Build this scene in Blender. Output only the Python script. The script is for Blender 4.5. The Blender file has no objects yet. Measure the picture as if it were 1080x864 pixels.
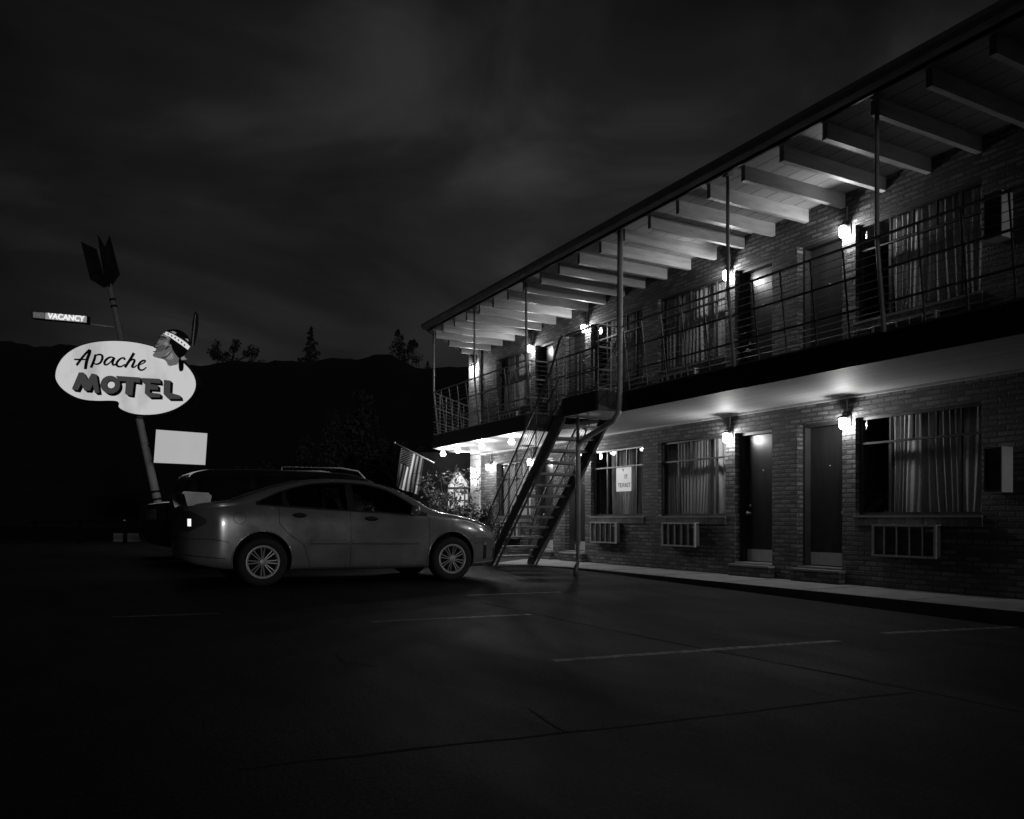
import bpy, bmesh, math, random
from mathutils import Vector, Matrix
PI = math.pi
random.seed(7)
S = bpy.context.scene
COL = S.collection
TH = math.radians(28.59)
CT, ST = math.cos(TH), math.sin(TH)
F, CX, HY, CAMZ = 844.0, 540.0, 546.5, 1.06

# ------------------------------------------------------------------ helpers
def W(right, fwd, z):            # survey coordinates (right, forward) -> world
    return Vector((right * CT + fwd * ST, fwd * CT - right * ST, z))

def surv(px, py, fwd):           # surveyed bearing + distance -> world
    return W((px - CX) / F * fwd, fwd, CAMZ + (HY - py) / F * fwd)

def gz(x, y):
    yy = max(-20, min(y, 24)); xx = max(-10, min(x, 9))
    return .01 + .0143 * (yy - 8) - .012 * (xx - 8.4)

def new(name, data, parent=None):
    o = bpy.data.objects.new(name, data); COL.objects.link(o)
    if parent is not None: o.parent = parent
    return o

def tag(o, label=None, cat=None, group=None, kind=None):
    if label: o['label'] = label
    if cat: o['category'] = cat
    if group: o['group'] = group
    if kind: o['kind'] = kind
    return o

def empty(name, loc, rz=0, label=None, cat=None, group=None):
    o = new(name, None); o.location = loc; o.rotation_euler = (0, 0, rz)
    o.empty_display_size = .2
    return tag(o, label, cat, group)

def copy_tree(o, parent=None):
    c = o.copy(); COL.objects.link(c); c.parent = parent
    for ch in list(o.children): copy_tree(ch, c)
    return c

class MB:
    def __init__(s): s.bm = bmesh.new(); s.mi = 0
    def face(s, vs, smooth=False):
        try:
            f = s.bm.faces.new([v if isinstance(v, bmesh.types.BMVert) else s.bm.verts.new(v) for v in vs])
            f.material_index = s.mi; f.smooth = smooth; return f
        except ValueError: return None
    def box(s, a, b):
        x0, y0, z0 = [min(p, q) for p, q in zip(a, b)]; x1, y1, z1 = [max(p, q) for p, q in zip(a, b)]
        v = [s.bm.verts.new(p) for p in ((x0,y0,z0),(x1,y0,z0),(x1,y1,z0),(x0,y1,z0),(x0,y0,z1),(x1,y0,z1),(x1,y1,z1),(x0,y1,z1))]
        for q in ((0,3,2,1),(4,5,6,7),(0,1,5,4),(1,2,6,5),(2,3,7,6),(3,0,4,7)): s.face([v[i] for i in q])
        return s
    def tube(s, pts, r, n=8, cap=True):
        pts = [Vector(p) for p in pts]; rs = r if isinstance(r, (list, tuple)) else [r] * len(pts)
        rings = []; ref = None
        for i, p in enumerate(pts):
            if i == 0: t = pts[1] - p
            elif i == len(pts) - 1: t = p - pts[i - 1]
            else: t = (pts[i + 1] - p).normalized() + (p - pts[i - 1]).normalized()
            t.normalize()
            if ref is None:
                ref = Vector((0, 0, 1)) if abs(t.z) < .9 else Vector((1, 0, 0))
            a = t.cross(ref)
            if a.length < 1e-4: a = t.cross(Vector((0, 1, 0)))
            a.normalize(); b = t.cross(a).normalized(); ref = a.cross(t) if False else ref
            rings.append([s.bm.verts.new(p + (a * math.cos(2*PI*k/n) + b * math.sin(2*PI*k/n)) * rs[i]) for k in range(n)])
        for i in range(len(rings) - 1):
            for k in range(n): s.face([rings[i][k], rings[i][(k+1)%n], rings[i+1][(k+1)%n], rings[i+1][k]], True)
        if cap:
            s.face(rings[0][::-1]); s.face(rings[-1])
        return s
    def bar(s, a, b, w, h):          # rectangular bar from a to b, w horizontal, h other
        a, b = Vector(a), Vector(b); t = (b - a).normalized()
        side = t.cross(Vector((0, 0, 1)))
        if side.length < 1e-3: side = Vector((1, 0, 0))
        side.normalize(); up = side.cross(t).normalized()
        v = []
        for p in (a, b):
            for i, j in ((-1,-1),(1,-1),(1,1),(-1,1)): v.append(s.bm.verts.new(p + side*i*w/2 + up*j*h/2))
        for q in ((3,2,1,0),(4,5,6,7),(0,1,5,4),(1,2,6,5),(2,3,7,6),(3,0,4,7)): s.face([v[i] for i in q])
        return s
    def prism(s, poly, z0, z1, axis='z'):
        def m(p, h):
            return {'z': (p[0], p[1], h), 'x': (h, p[0], p[1]), 'y': (p[0], h, p[1])}[axis]
        a = [s.bm.verts.new(m(p, z0)) for p in poly]; b = [s.bm.verts.new(m(p, z1)) for p in poly]
        s.face(a[::-1]); s.face(b); n = len(poly)
        for i in range(n): s.face([a[i], a[(i+1)%n], b[(i+1)%n], b[i]])
        return s
    def lathe(s, prof, axis='z', n=24, c=(0,0,0), smooth=True, cap=True):
        rings = []
        for r, h in prof:
            ring = []
            for k in range(n):
                a = 2*PI*k/n; u, v = r*math.cos(a), r*math.sin(a)
                p = {'z': (u, v, h), 'y': (u, h, v), 'x': (h, u, v)}[axis]
                ring.append(s.bm.verts.new(Vector(p) + Vector(c)))
            rings.append(ring)
        for i in range(len(rings)-1):
            for k in range(n): s.face([rings[i][k], rings[i][(k+1)%n], rings[i+1][(k+1)%n], rings[i+1][k]], smooth)
        if cap and prof[0][0] > 1e-6: s.face(rings[0][::-1])
        if cap and prof[-1][0] > 1e-6: s.face(rings[-1])
        return s
    def grid(s, fn, nu, nv, smooth=True):
        g = [[s.bm.verts.new(fn(i/nu, j/nv)) for j in range(nv+1)] for i in range(nu+1)]
        for i in range(nu):
            for j in range(nv): s.face([g[i][j], g[i+1][j], g[i+1][j+1], g[i][j+1]], smooth)
        return s
    def build(s, name, mats, parent=None, recalc=True, sharp=None):
        if recalc:
            bmesh.ops.remove_doubles(s.bm, verts=s.bm.verts, dist=1e-6) if False else None
            bmesh.ops.recalc_face_normals(s.bm, faces=s.bm.faces)
        me = bpy.data.meshes.new(name); s.bm.to_mesh(me); s.bm.free()
        for m in (mats if isinstance(mats, (list, tuple)) else [mats]): me.materials.append(m)
        if sharp: me.set_sharp_from_angle(angle=math.radians(sharp))
        return new(name, me, parent)

def mc(xs, ys):                      # monotone cubic interpolation
    n = len(xs); d = [(ys[i+1]-ys[i])/(xs[i+1]-xs[i]) for i in range(n-1)]
    m = [d[0]] + [0 if d[i-1]*d[i] <= 0 else 2*d[i-1]*d[i]/(d[i-1]+d[i]) for i in range(1, n-1)] + [d[-1]]
    def f(x):
        if x <= xs[0]: return ys[0]
        if x >= xs[-1]: return ys[-1]
        i = 0
        while x > xs[i+1]: i += 1
        h = xs[i+1]-xs[i]; t = (x-xs[i])/h
        return ((2*t**3-3*t*t+1)*ys[i] + (t**3-2*t*t+t)*h*m[i] + (-2*t**3+3*t*t)*ys[i+1] + (t**3-t*t)*h*m[i+1])
    return f

# ------------------------------------------------------------------ materials
def nm(name):
    m = bpy.data.materials.new(name); m.use_nodes = True
    nt = m.node_tree; b = nt.nodes['Principled BSDF']; return m, nt, b
def N(nt, t, **kw):
    n = nt.nodes.new(t)
    for k, v in kw.items(): setattr(n, k, v)
    return n
def L(nt, a, b): nt.links.new(a, b)
def g3(v): return (v, v, v, 1)
def ramp(nt, src, stops):
    r = N(nt, 'ShaderNodeValToRGB'); e = r.color_ramp.elements
    e[0].position, e[0].color = stops[0][0], g3(stops[0][1]); e[1].position, e[1].color = stops[-1][0], g3(stops[-1][1])
    for p, v in stops[1:-1]:
        q = e.new(p); q.color = g3(v)
    L(nt, src, r.inputs[0]); return r.outputs[0]

def noisy(name, lo, hi, scale=8, rough=.6, rvar=.1, bump=.1, metallic=0, detail=5, stretch=(1,1,1), coat=0, spec=.5, bscale=None):
    m, nt, b = nm(name)
    tc = N(nt, 'ShaderNodeTexCoord'); mp = N(nt, 'ShaderNodeMapping'); mp.inputs['Scale'].default_value = stretch
    L(nt, tc.outputs['Object'], mp.inputs[0])
    nz = N(nt, 'ShaderNodeTexNoise'); nz.inputs['Scale'].default_value = scale; nz.inputs['Detail'].default_value = detail
    L(nt, mp.outputs[0], nz.inputs['Vector'])
    L(nt, ramp(nt, nz.outputs['Fac'], [(.3, lo), (.7, hi)]), b.inputs['Base Color'])
    mr = N(nt, 'ShaderNodeMapRange'); mr.inputs['To Min'].default_value = rough - rvar; mr.inputs['To Max'].default_value = rough + rvar
    L(nt, nz.outputs['Fac'], mr.inputs['Value']); L(nt, mr.outputs[0], b.inputs['Roughness'])
    b.inputs['Metallic'].default_value = metallic; b.inputs['Coat Weight'].default_value = coat
    b.inputs['Specular IOR Level'].default_value = spec
    if bump:
        n2 = N(nt, 'ShaderNodeTexNoise'); n2.inputs['Scale'].default_value = bscale or scale*6; n2.inputs['Detail'].default_value = 4
        L(nt, mp.outputs[0], n2.inputs['Vector'])
        bp = N(nt, 'ShaderNodeBump'); bp.inputs['Strength'].default_value = bump; bp.inputs['Distance'].default_value = .01
        L(nt, n2.outputs['Fac'], bp.inputs['Height']); L(nt, bp.outputs[0], b.inputs['Normal'])
    return m

def emit(name, v, strength=1.0):
    m, nt, b = nm(name)
    b.inputs['Base Color'].default_value = g3(.6); b.inputs['Roughness'].default_value = .4
    b.inputs['Emission Color'].default_value = g3(v); b.inputs['Emission Strength'].default_value = strength
    return m

def lampglass(name, e, f):
    m, nt, b = nm(name); nt.nodes.remove(b); out = nt.nodes['Material Output']
    tr = N(nt, 'ShaderNodeBsdfTransparent'); em = N(nt, 'ShaderNodeEmission'); em.inputs['Strength'].default_value = e
    mx = N(nt, 'ShaderNodeMixShader'); mx.inputs[0].default_value = f; L(nt, tr.outputs[0], mx.inputs[1]); L(nt, em.outputs[0], mx.inputs[2])
    L(nt, mx.outputs[0], out.inputs['Surface']); return m
def lamp_light(power, r, parent, loc):
    li = bpy.data.lights.new('filament', 'POINT'); li.energy = power; li.shadow_soft_size = r
    o = new('filament', li, parent); o.location = loc; return o

def wallcoords(nt):                  # (along wall, height) whichever way the face looks
    tc = N(nt, 'ShaderNodeTexCoord'); ge = N(nt, 'ShaderNodeNewGeometry')
    sp = N(nt, 'ShaderNodeSeparateXYZ'); L(nt, tc.outputs['Object'], sp.inputs[0])
    sn = N(nt, 'ShaderNodeSeparateXYZ'); L(nt, ge.outputs['True Normal'], sn.inputs[0])
    ab = N(nt, 'ShaderNodeMath', operation='ABSOLUTE'); L(nt, sn.outputs['X'], ab.inputs[0])
    gt = N(nt, 'ShaderNodeMath', operation='GREATER_THAN'); gt.inputs[1].default_value = .5; L(nt, ab.outputs[0], gt.inputs[0])
    mx = N(nt, 'ShaderNodeMix'); L(nt, gt.outputs[0], mx.inputs['Factor'])
    L(nt, sp.outputs['X'], mx.inputs['A']); L(nt, sp.outputs['Y'], mx.inputs['B'])
    cb = N(nt, 'ShaderNodeCombineXYZ'); L(nt, mx.outputs['Result'], cb.inputs['X']); L(nt, sp.outputs['Z'], cb.inputs['Y'])
    return tc, cb.outputs[0]

def brick(name, c1, c2, mortar, bw=.203, bh=.0677, ms=.011, bump=.9, offset=.5, rough=.75):
    m, nt, b = nm(name)
    tc, v = wallcoords(nt)
    nd = N(nt, 'ShaderNodeTexNoise'); nd.inputs['Scale'].default_value = 9; L(nt, v, nd.inputs['Vector'])
    va = N(nt, 'ShaderNodeVectorMath', operation='SCALE'); L(nt, nd.outputs['Color'], va.inputs[0]); va.inputs['Scale'].default_value = .02
    ad = N(nt, 'ShaderNodeVectorMath', operation='ADD'); L(nt, v, ad.inputs[0]); L(nt, va.outputs[0], ad.inputs[1])
    br = N(nt, 'ShaderNodeTexBrick'); br.offset = offset
    for k, x in (('Scale', 1), ('Mortar Size', ms), ('Mortar Smooth', .25), ('Bias', 0), ('Brick Width', bw), ('Row Height', bh)):
        br.inputs[k].default_value = x
    br.inputs['Color1'].default_value = g3(c1); br.inputs['Color2'].default_value = g3(c2); br.inputs['Mortar'].default_value = g3(mortar)
    L(nt, ad.outputs[0], br.inputs['Vector'])
    n1 = N(nt, 'ShaderNodeTexNoise'); n1.inputs['Scale'].default_value = 1.3; n1.inputs['Detail'].default_value = 6; L(nt, v, n1.inputs['Vector'])
    n2 = N(nt, 'ShaderNodeTexNoise'); n2.inputs['Scale'].default_value = 60; n2.inputs['Detail'].default_value = 4; L(nt, v, n2.inputs['Vector'])
    mx = N(nt, 'ShaderNodeMix', data_type='RGBA', blend_type='MULTIPLY'); mx.inputs['Factor'].default_value = 1
    L(nt, br.outputs['Color'], mx.inputs['A']); L(nt, ramp(nt, n1.outputs['Fac'], [(.3, .5), (.7, 1.3)]), mx.inputs['B'])
    mx2 = N(nt, 'ShaderNodeMix', data_type='RGBA', blend_type='MULTIPLY'); mx2.inputs['Factor'].default_value = 1
    L(nt, mx.outputs['Result'], mx2.inputs['A']); L(nt, ramp(nt, n2.outputs['Fac'], [(.3, .65), (.65, 1.15)]), mx2.inputs['B'])
    L(nt, mx2.outputs['Result'], b.inputs['Base Color']); b.inputs['Roughness'].default_value = rough
    inv = N(nt, 'ShaderNodeMath', operation='SUBTRACT'); inv.inputs[0].default_value = 1; L(nt, br.outputs['Fac'], inv.inputs[1])
    h = N(nt, 'ShaderNodeMath', operation='MULTIPLY_ADD'); L(nt, n2.outputs['Fac'], h.inputs[0]); h.inputs[1].default_value = .55
    bc = N(nt, 'ShaderNodeSeparateColor'); L(nt, br.outputs['Color'], bc.inputs[0])
    h0 = N(nt, 'ShaderNodeMath', operation='MULTIPLY_ADD'); L(nt, bc.outputs[0], h0.inputs[0]); h0.inputs[1].default_value = 2.2; L(nt, inv.outputs[0], h0.inputs[2])
    L(nt, h0.outputs[0], h.inputs[2])
    bp = N(nt, 'ShaderNodeBump'); bp.inputs['Strength'].default_value = bump; bp.inputs['Distance'].default_value = .022
    L(nt, h.outputs[0], bp.inputs['Height']); L(nt, bp.outputs[0], b.inputs['Normal'])
    return m

def boards(name, lo, hi, axis='X', pitch=.27, line=.012, rough=.45, linev=.25):
    m, nt, b = nm(name)
    tc = N(nt, 'ShaderNodeTexCoord'); sp = N(nt, 'ShaderNodeSeparateXYZ'); L(nt, tc.outputs['Object'], sp.inputs[0])
    dv = N(nt, 'ShaderNodeMath', operation='DIVIDE'); L(nt, sp.outputs[axis], dv.inputs[0]); dv.inputs[1].default_value = pitch
    fr = N(nt, 'ShaderNodeMath', operation='FRACT'); L(nt, dv.outputs[0], fr.inputs[0])
    lt = N(nt, 'ShaderNodeMath', operation='LESS_THAN'); L(nt, fr.outputs[0], lt.inputs[0]); lt.inputs[1].default_value = line/pitch
    mp = N(nt, 'ShaderNodeMapping'); mp.inputs['Scale'].default_value = (9, .7, 9) if axis == 'X' else (.7, 9, 9)
    L(nt, tc.outputs['Object'], mp.inputs[0])
    nz = N(nt, 'ShaderNodeTexNoise'); nz.inputs['Scale'].default_value = 1; nz.inputs['Detail'].default_value = 6; L(nt, mp.outputs[0], nz.inputs['Vector'])
    fl = N(nt, 'ShaderNodeMath', operation='FLOOR'); L(nt, dv.outputs[0], fl.inputs[0])
    wn = N(nt, 'ShaderNodeTexWhiteNoise', noise_dimensions='1D'); L(nt, fl.outputs[0], wn.inputs['W'])
    c = ramp(nt, nz.outputs['Fac'], [(.3, lo), (.7, hi)])
    m1 = N(nt, 'ShaderNodeMix', data_type='RGBA', blend_type='MULTIPLY'); m1.inputs['Factor'].default_value = 1
    L(nt, c, m1.inputs['A']); L(nt, ramp(nt, wn.outputs['Value'], [(0, .8), (1, 1.05)]), m1.inputs['B'])
    m2 = N(nt, 'ShaderNodeMix', data_type='RGBA'); L(nt, lt.outputs[0], m2.inputs['Factor']); L(nt, m1.outputs['Result'], m2.inputs['A'])
    m2.inputs['B'].default_value = g3(lo*linev); L(nt, m2.outputs['Result'], b.inputs['Base Color'])
    b.inputs['Roughness'].default_value = rough
    hh = N(nt, 'ShaderNodeMath', operation='SUBTRACT'); L(nt, nz.outputs['Fac'], hh.inputs[0]); L(nt, lt.outputs[0], hh.inputs[1])
    bp = N(nt, 'ShaderNodeBump'); bp.inputs['Strength'].default_value = .35; bp.inputs['Distance'].default_value = .006
    L(nt, hh.outputs[0], bp.inputs['Height']); L(nt, bp.outputs[0], b.inputs['Normal'])
    return m

def glass(name='window_glass', tint=.9, base=.06):
    m, nt, b = nm(name); nt.nodes.remove(b)
    out = nt.nodes['Material Output']
    tr = N(nt, 'ShaderNodeBsdfTransparent'); tr.inputs[0].default_value = g3(tint)
    gl = N(nt, 'ShaderNodeBsdfGlossy'); gl.inputs['Roughness'].default_value = .015; gl.inputs[0].default_value = g3(1)
    tc = N(nt, 'ShaderNodeTexCoord'); nz = N(nt, 'ShaderNodeTexNoise'); nz.inputs['Scale'].default_value = 1.6; L(nt, tc.outputs['Object'], nz.inputs['Vector'])
    bp = N(nt, 'ShaderNodeBump'); bp.inputs['Strength'].default_value = .08; bp.inputs['Distance'].default_value = .02; L(nt, nz.outputs['Fac'], bp.inputs['Height'])
    L(nt, bp.outputs[0], gl.inputs['Normal'])
    ge = N(nt, 'ShaderNodeNewGeometry'); dt = N(nt, 'ShaderNodeVectorMath', operation='DOT_PRODUCT'); L(nt, ge.outputs['Normal'], dt.inputs[0]); L(nt, ge.outputs['Incoming'], dt.inputs[1])
    ab = N(nt, 'ShaderNodeMath', operation='ABSOLUTE'); L(nt, dt.outputs['Value'], ab.inputs[0])
    om = N(nt, 'ShaderNodeMath', operation='SUBTRACT'); om.inputs[0].default_value = 1; L(nt, ab.outputs[0], om.inputs[1])
    pw = N(nt, 'ShaderNodeMath', operation='POWER'); pw.inputs[1].default_value = 5; L(nt, om.outputs[0], pw.inputs[0])
    ad = N(nt, 'ShaderNodeMath', operation='MULTIPLY_ADD'); ad.inputs[1].default_value = .9; ad.inputs[2].default_value = base; L(nt, pw.outputs[0], ad.inputs[0])
    mx = N(nt, 'ShaderNodeMixShader'); L(nt, ad.outputs[0], mx.inputs[0]); L(nt, tr.outputs[0], mx.inputs[1]); L(nt, gl.outputs[0], mx.inputs[2])
    L(nt, mx.outputs[0], out.inputs['Surface'])
    return m

M = {}
M['brick'] = brick('brick_wall', .04, .19, .045, bump=1.0, ms=.014)
M['brick_sill'] = brick('brick_rowlock', .085, .16, .12, bw=.0677, bh=.4, offset=0)
M['block'] = brick('painted_block', .42, .55, .30, bw=.40, bh=.205, ms=.012, bump=.5)
M['soffit'] = boards('painted_soffit', .38, .47, 'X', 1.22, .008, .62, .6)
M['deck'] = boards('roof_deck', .40, .50, 'X', .29, .014, .6, .15)
M['beam'] = noisy('painted_beam', .40, .56, 3, .5, .1, .25, stretch=(1, 6, 6))
M['fascia'] = noisy('dark_fascia', .018, .03, 5, .55, .1, .1)
M['gutter'] = noisy('gutter_metal', .45, .60, 4, .4, .08, .05)
M['roof'] = noisy('roof_gravel', .06, .12, 20, .9, .05, .5)
M['concrete'] = noisy('concrete', .17, .26, 2.5, .8, .1, .4, detail=8, bscale=60)
M['kerb'] = noisy('kerb_face', .10, .16, 3, .85, .1, .5, detail=8, bscale=50)
M['rail'] = noisy('railing_paint', .22, .32, 12, .38, .1, .05, metallic=.2)
M['post'] = noisy('post_paint', .30, .42, 6, .4, .1, .05)
M['stair'] = noisy('stair_steel', .09, .15, 6, .45, .12, .1, metallic=.2)
M['tread'] = noisy('stair_tread', .11, .18, 6, .6, .1, .3)
M['door'] = noisy('door_paint', .022, .032, 2, .34, .06, .06, stretch=(1, 8, 1))
M['jamb'] = noisy('door_jamb', .035, .05, 4, .5, .1, .1)
M['steel'] = noisy('brushed_steel', .42, .52, 5, .45, .08, .05, metallic=.25, stretch=(1, 12, 1))
M['frame'] = noisy('window_metal', .06, .09, 8, .4, .1, .05, metallic=.5)
M['acframe'] = noisy('grille_metal', .34, .48, 14, .45, .1, .1, metallic=.2)
M['acbody'] = noisy('unit_casing', .05, .11, 5, .6, .1, .1)
M['curtain'] = noisy('curtain_cloth', .42, .52, 30, .85, .05, .15)
M['room'] = noisy('dark_room', .03, .04, 2, .9, .05, 0)
M['black'] = noisy('black_metal', .012, .02, 10, .5, .1, .05)
M['white'] = noisy('white_enamel', .66, .78, 3, .45, .08, .05)
M['glass'] = glass()
M['jar'] = lampglass('lamp_glass', 14, .5)
M['bulb'] = lampglass('bare_bulb', 30, .5)
M['paper'] = noisy('paper_sheet', .74, .82, 6, .8, .05, 0)
M['ink'] = noisy('ink', .02, .04, 6, .8, .05, 0)

M['soffit'].node_tree.nodes['Principled BSDF'].inputs['Specular IOR Level'].default_value = .2
# ------------------------------------------------------------------ ground
def ground_material():
    m, nt, b = nm('asphalt')
    tc = N(nt, 'ShaderNodeTexCoord')
    n1 = N(nt, 'ShaderNodeTexNoise'); n1.inputs['Scale'].default_value = .45; n1.inputs['Detail'].default_value = 8; n1.inputs['Roughness'].default_value = .65
    n2 = N(nt, 'ShaderNodeTexNoise'); n2.inputs['Scale'].default_value = 60; n2.inputs['Detail'].default_value = 6
    n3 = N(nt, 'ShaderNodeTexNoise'); n3.inputs['Scale'].default_value = 2.2; n3.inputs['Detail'].default_value = 8; n3.inputs['Distortion'].default_value = .6
    mp = N(nt, 'ShaderNodeMapping'); mp.inputs['Scale'].default_value = (1, .35, 1); L(nt, tc.outputs['Object'], mp.inputs[0])
    L(nt, mp.outputs[0], n1.inputs['Vector']); L(nt, tc.outputs['Object'], n2.inputs['Vector']); L(nt, mp.outputs[0], n3.inputs['Vector'])
    a = ramp(nt, n1.outputs['Fac'], [(.3, .014), (.7, .034)])
    mx = N(nt, 'ShaderNodeMix', data_type='RGBA', blend_type='MULTIPLY'); mx.inputs['Factor'].default_value = 1
    L(nt, a, mx.inputs['A']); L(nt, ramp(nt, n3.outputs['Fac'], [(.3, .5), (.5, .95), (.62, 1.1), (.75, 1.6)]), mx.inputs['B'])
    mx2 = N(nt, 'ShaderNodeMix', data_type='RGBA', blend_type='MULTIPLY'); mx2.inputs['Factor'].default_value = 1
    L(nt, mx.outputs['Result'], mx2.inputs['A']); L(nt, ramp(nt, n2.outputs['Fac'], [(.35, .35), (.65, 1.6)]), mx2.inputs['B'])
    L(nt, mx2.outputs['Result'], b.inputs['Base Color'])
    L(nt, ramp(nt, n1.outputs['Fac'], [(.3, .65), (.7, .9)]), b.inputs['Roughness'])
    hh = N(nt, 'ShaderNodeMath', operation='MULTIPLY_ADD'); L(nt, n3.outputs['Fac'], hh.inputs[0]); hh.inputs[1].default_value = 3; L(nt, n2.outputs['Fac'], hh.inputs[2])
    bp = N(nt, 'ShaderNodeBump'); bp.inputs['Strength'].default_value = .5; bp.inputs['Distance'].default_value = .004
    L(nt, hh.outputs[0], bp.inputs['Height']); L(nt, bp.outputs[0], b.inputs['Normal'])
    b.inputs['Specular IOR Level'].default_value = .10
    return m
M['asphalt'] = ground_material()
def line_paint():
    m, nt, b = nm('worn_line_paint')
    tc = N(nt, 'ShaderNodeTexCoord'); n = N(nt, 'ShaderNodeTexNoise'); n.inputs['Scale'].default_value = 14; n.inputs['Detail'].default_value = 8
    L(nt, tc.outputs['Object'], n.inputs['Vector'])
    L(nt, ramp(nt, n.outputs['Fac'], [(.42, .03), (.62, .18)]), b.inputs['Base Color']); b.inputs['Roughness'].default_value = .7
    return m
M['line'] = line_paint()
M['tar'] = noisy('tar_seal', .003, .006, 6, .9, .05, .1, spec=.1)

bm = MB()
xs = [-400, -200, -100, -60, -40, -25, -15, -10, -5, 0, 3, 6, 9, 12, 20, 40, 80, 200, 400]
ys = [-60, -30, -20, -10, -4, 0, 4, 8, 12, 16, 20, 24, 30, 45, 70, 110, 200, 400, 700]
V = [[bm.bm.verts.new((x, y, gz(x, y))) for y in ys] for x in xs]
for i in range(len(xs)-1):
    for j in range(len(ys)-1): bm.face([V[i][j], V[i+1][j], V[i+1][j+1], V[i][j+1]], True)
tag(bm.build('ground', M['asphalt']), kind='structure')

def gproj(px, py):               # where a surveyed bearing meets the lot
    z = 0.05
    for _ in range(12):
        fwd = F * (CAMZ - z) / (py - HY); p = W((px - CX)/F*fwd, fwd, 0); z = gz(p.x, p.y)
    return Vector((p.x, p.y, z))
def ribbon(name, pts, w, mat, h=.001, jit=0, kind='structure'):
    b = MB(); out = []
    P = [Vector(p) for p in pts]; Q = [P[0]]
    for a, c in zip(P, P[1:]):
        n = max(1, int((c-a).length/.25))
        for k in range(1, n+1): Q.append(a.lerp(c, k/n))
    prev = None
    for i, p in enumerate(Q):
        t = (Q[min(i+1, len(Q)-1)] - Q[max(i-1, 0)]); s_ = Vector((-t.y, t.x, 0)).normalized()
        j = random.uniform(-jit, jit); ww = w*(1 + (random.uniform(-.5, .5) if jit else 0))
        a, c = p + s_*(j-ww/2), p + s_*(j+ww/2)
        a.z = gz(a.x, a.y)+h; c.z = gz(c.x, c.y)+h
        cur = (b.bm.verts.new(a), b.bm.verts.new(c))
        if prev: b.face([prev[0], prev[1], cur[1], cur[0]])
        prev = cur
    return tag(b.build(name, mat), kind=kind)
for a in ([(583, 697), (885, 676)], [(392, 656), (560, 648)], [(118, 651), (232, 647)], [(492, 628), (592, 624.5)], [(930, 668), (1080, 661)]):
    p = gproj(*a[0]); q = gproj(*a[1]); ribbon('parking_line', [p, q], .09, M['line'], .0015)
ribbon('pavement_joint', [gproj(505, 635), gproj(660, 668), gproj(750, 686), gproj(975, 730), gproj(1120, 759)], .035, M['tar'], jit=.02)
ribbon('pavement_joint', [gproj(250, 812), gproj(380, 797), gproj(598, 773), gproj(780, 752), gproj(960, 730)], .02, M['tar'], jit=.015)
ribbon('pavement_joint', [gproj(556, 748), gproj(575, 762), gproj(598, 773)], .012, M['tar'], .0018, jit=.02)
ribbon('pavement_joint', [gproj(352, 690), gproj(366, 698), gproj(400, 703)], .014, M['tar'], .0018, jit=.03)

# sidewalk with kerb
WALK = .117
edge = [(8.37, -6), (8.37, 12.4), (8.3, 13.1), (8.1, 13.75), (7.75, 14.4), (7.2, 14.95), (6.4, 15.3), (6.4, 21.5), (9.6, 21.5), (9.6, -6)]
b = MB(); b.prism(edge, -.3, WALK)
tag(b.build('sidewalk', M['concrete']), kind='structure')
b = MB()
ke = edge[:7]
for a, c in zip(ke, ke[1:]):
    a, c = Vector(a), Vector(c); n = Vector((-(c-a).y, (c-a).x)).normalized()
    b.face([(a.x+n.x*.004, a.y+n.y*.004, -.25), (c.x+n.x*.004, c.y+n.y*.004, -.25), (c.x+n.x*.004, c.y+n.y*.004, WALK-.012), (a.x+n.x*.004, a.y+n.y*.004, WALK-.012)])
tag(b.build('kerb', M['kerb'], recalc=False), kind='structure')
b = MB()
for y in (5.9, 7.4, 8.9, 10.4, 11.9, 13.2): b.box((8.372, y, WALK-.01), (9.6, y+.008, WALK+.002))
tag(b.build('pavement_joint', M['tar']), kind='structure')

# ------------------------------------------------------------------ motel
XW, XE = 9.6, 7.66
SOF, FL2, BB, DK = 2.784, 3.06, 5.475, 5.665
YN, YF = -1.5, 19.98
motel = empty('motel_building', (0, 0, 0), 0, 'two storey dark brick motel with overhanging beamed roof and upper walkway', 'motel')
CS = [8.83, 15.4]
openings = []                       # (y0,y1,z0,z1,kind,center,sign,floor)
for c in CS:
    for sg in (-1, 1):
        for fl in (0, 1):
            dz = 2.7*fl
            a, d = sorted((c+sg*.25, c+sg*1.06)); openings.append((a, d, .32+dz, 2.47+dz, 'door', c, sg, fl))
            a, d = sorted((c+sg*1.28, c+sg*3.06)); openings.append((a, d, 1.10+dz, 2.47+dz, 'window', c, sg, fl))
def wall_mesh(b, x, y0, y1, z0, z1, ops):
    Y = sorted(set([y0, y1] + [v for o in ops for v in o[:2]])); Z = sorted(set([z0, z1] + [v for o in ops for v in o[2:4]]))
    for i in range(len(Y)-1):
        for j in range(len(Z)-1):
            cy, cz = (Y[i]+Y[i+1])/2, (Z[j]+Z[j+1])/2
            if any(o[0] < cy < o[1] and o[2] < cz < o[3] for o in ops): continue
            b.face([(x, Y[i], Z[j]), (x, Y[i+1], Z[j]), (x, Y[i+1], Z[j+1]), (x, Y[i], Z[j+1])])
    for o in ops:
        r = .14; a, d, e, f = o[:4]
        b.face([(x, a, e), (x+r, a, e), (x+r, a, f), (x, a, f)]); b.face([(x, d, e), (x, d, f), (x+r, d, f), (x+r, d, e)])
        b.face([(x, a, f), (x+r, a, f), (x+r, d, f), (x, d, f)]); b.face([(x, a, e), (x, d, e), (x+r, d, e), (x+r, a, e)])
b = MB(); wall_mesh(b, XW, YN, YF, -.2, DK+.02, openings)
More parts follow.
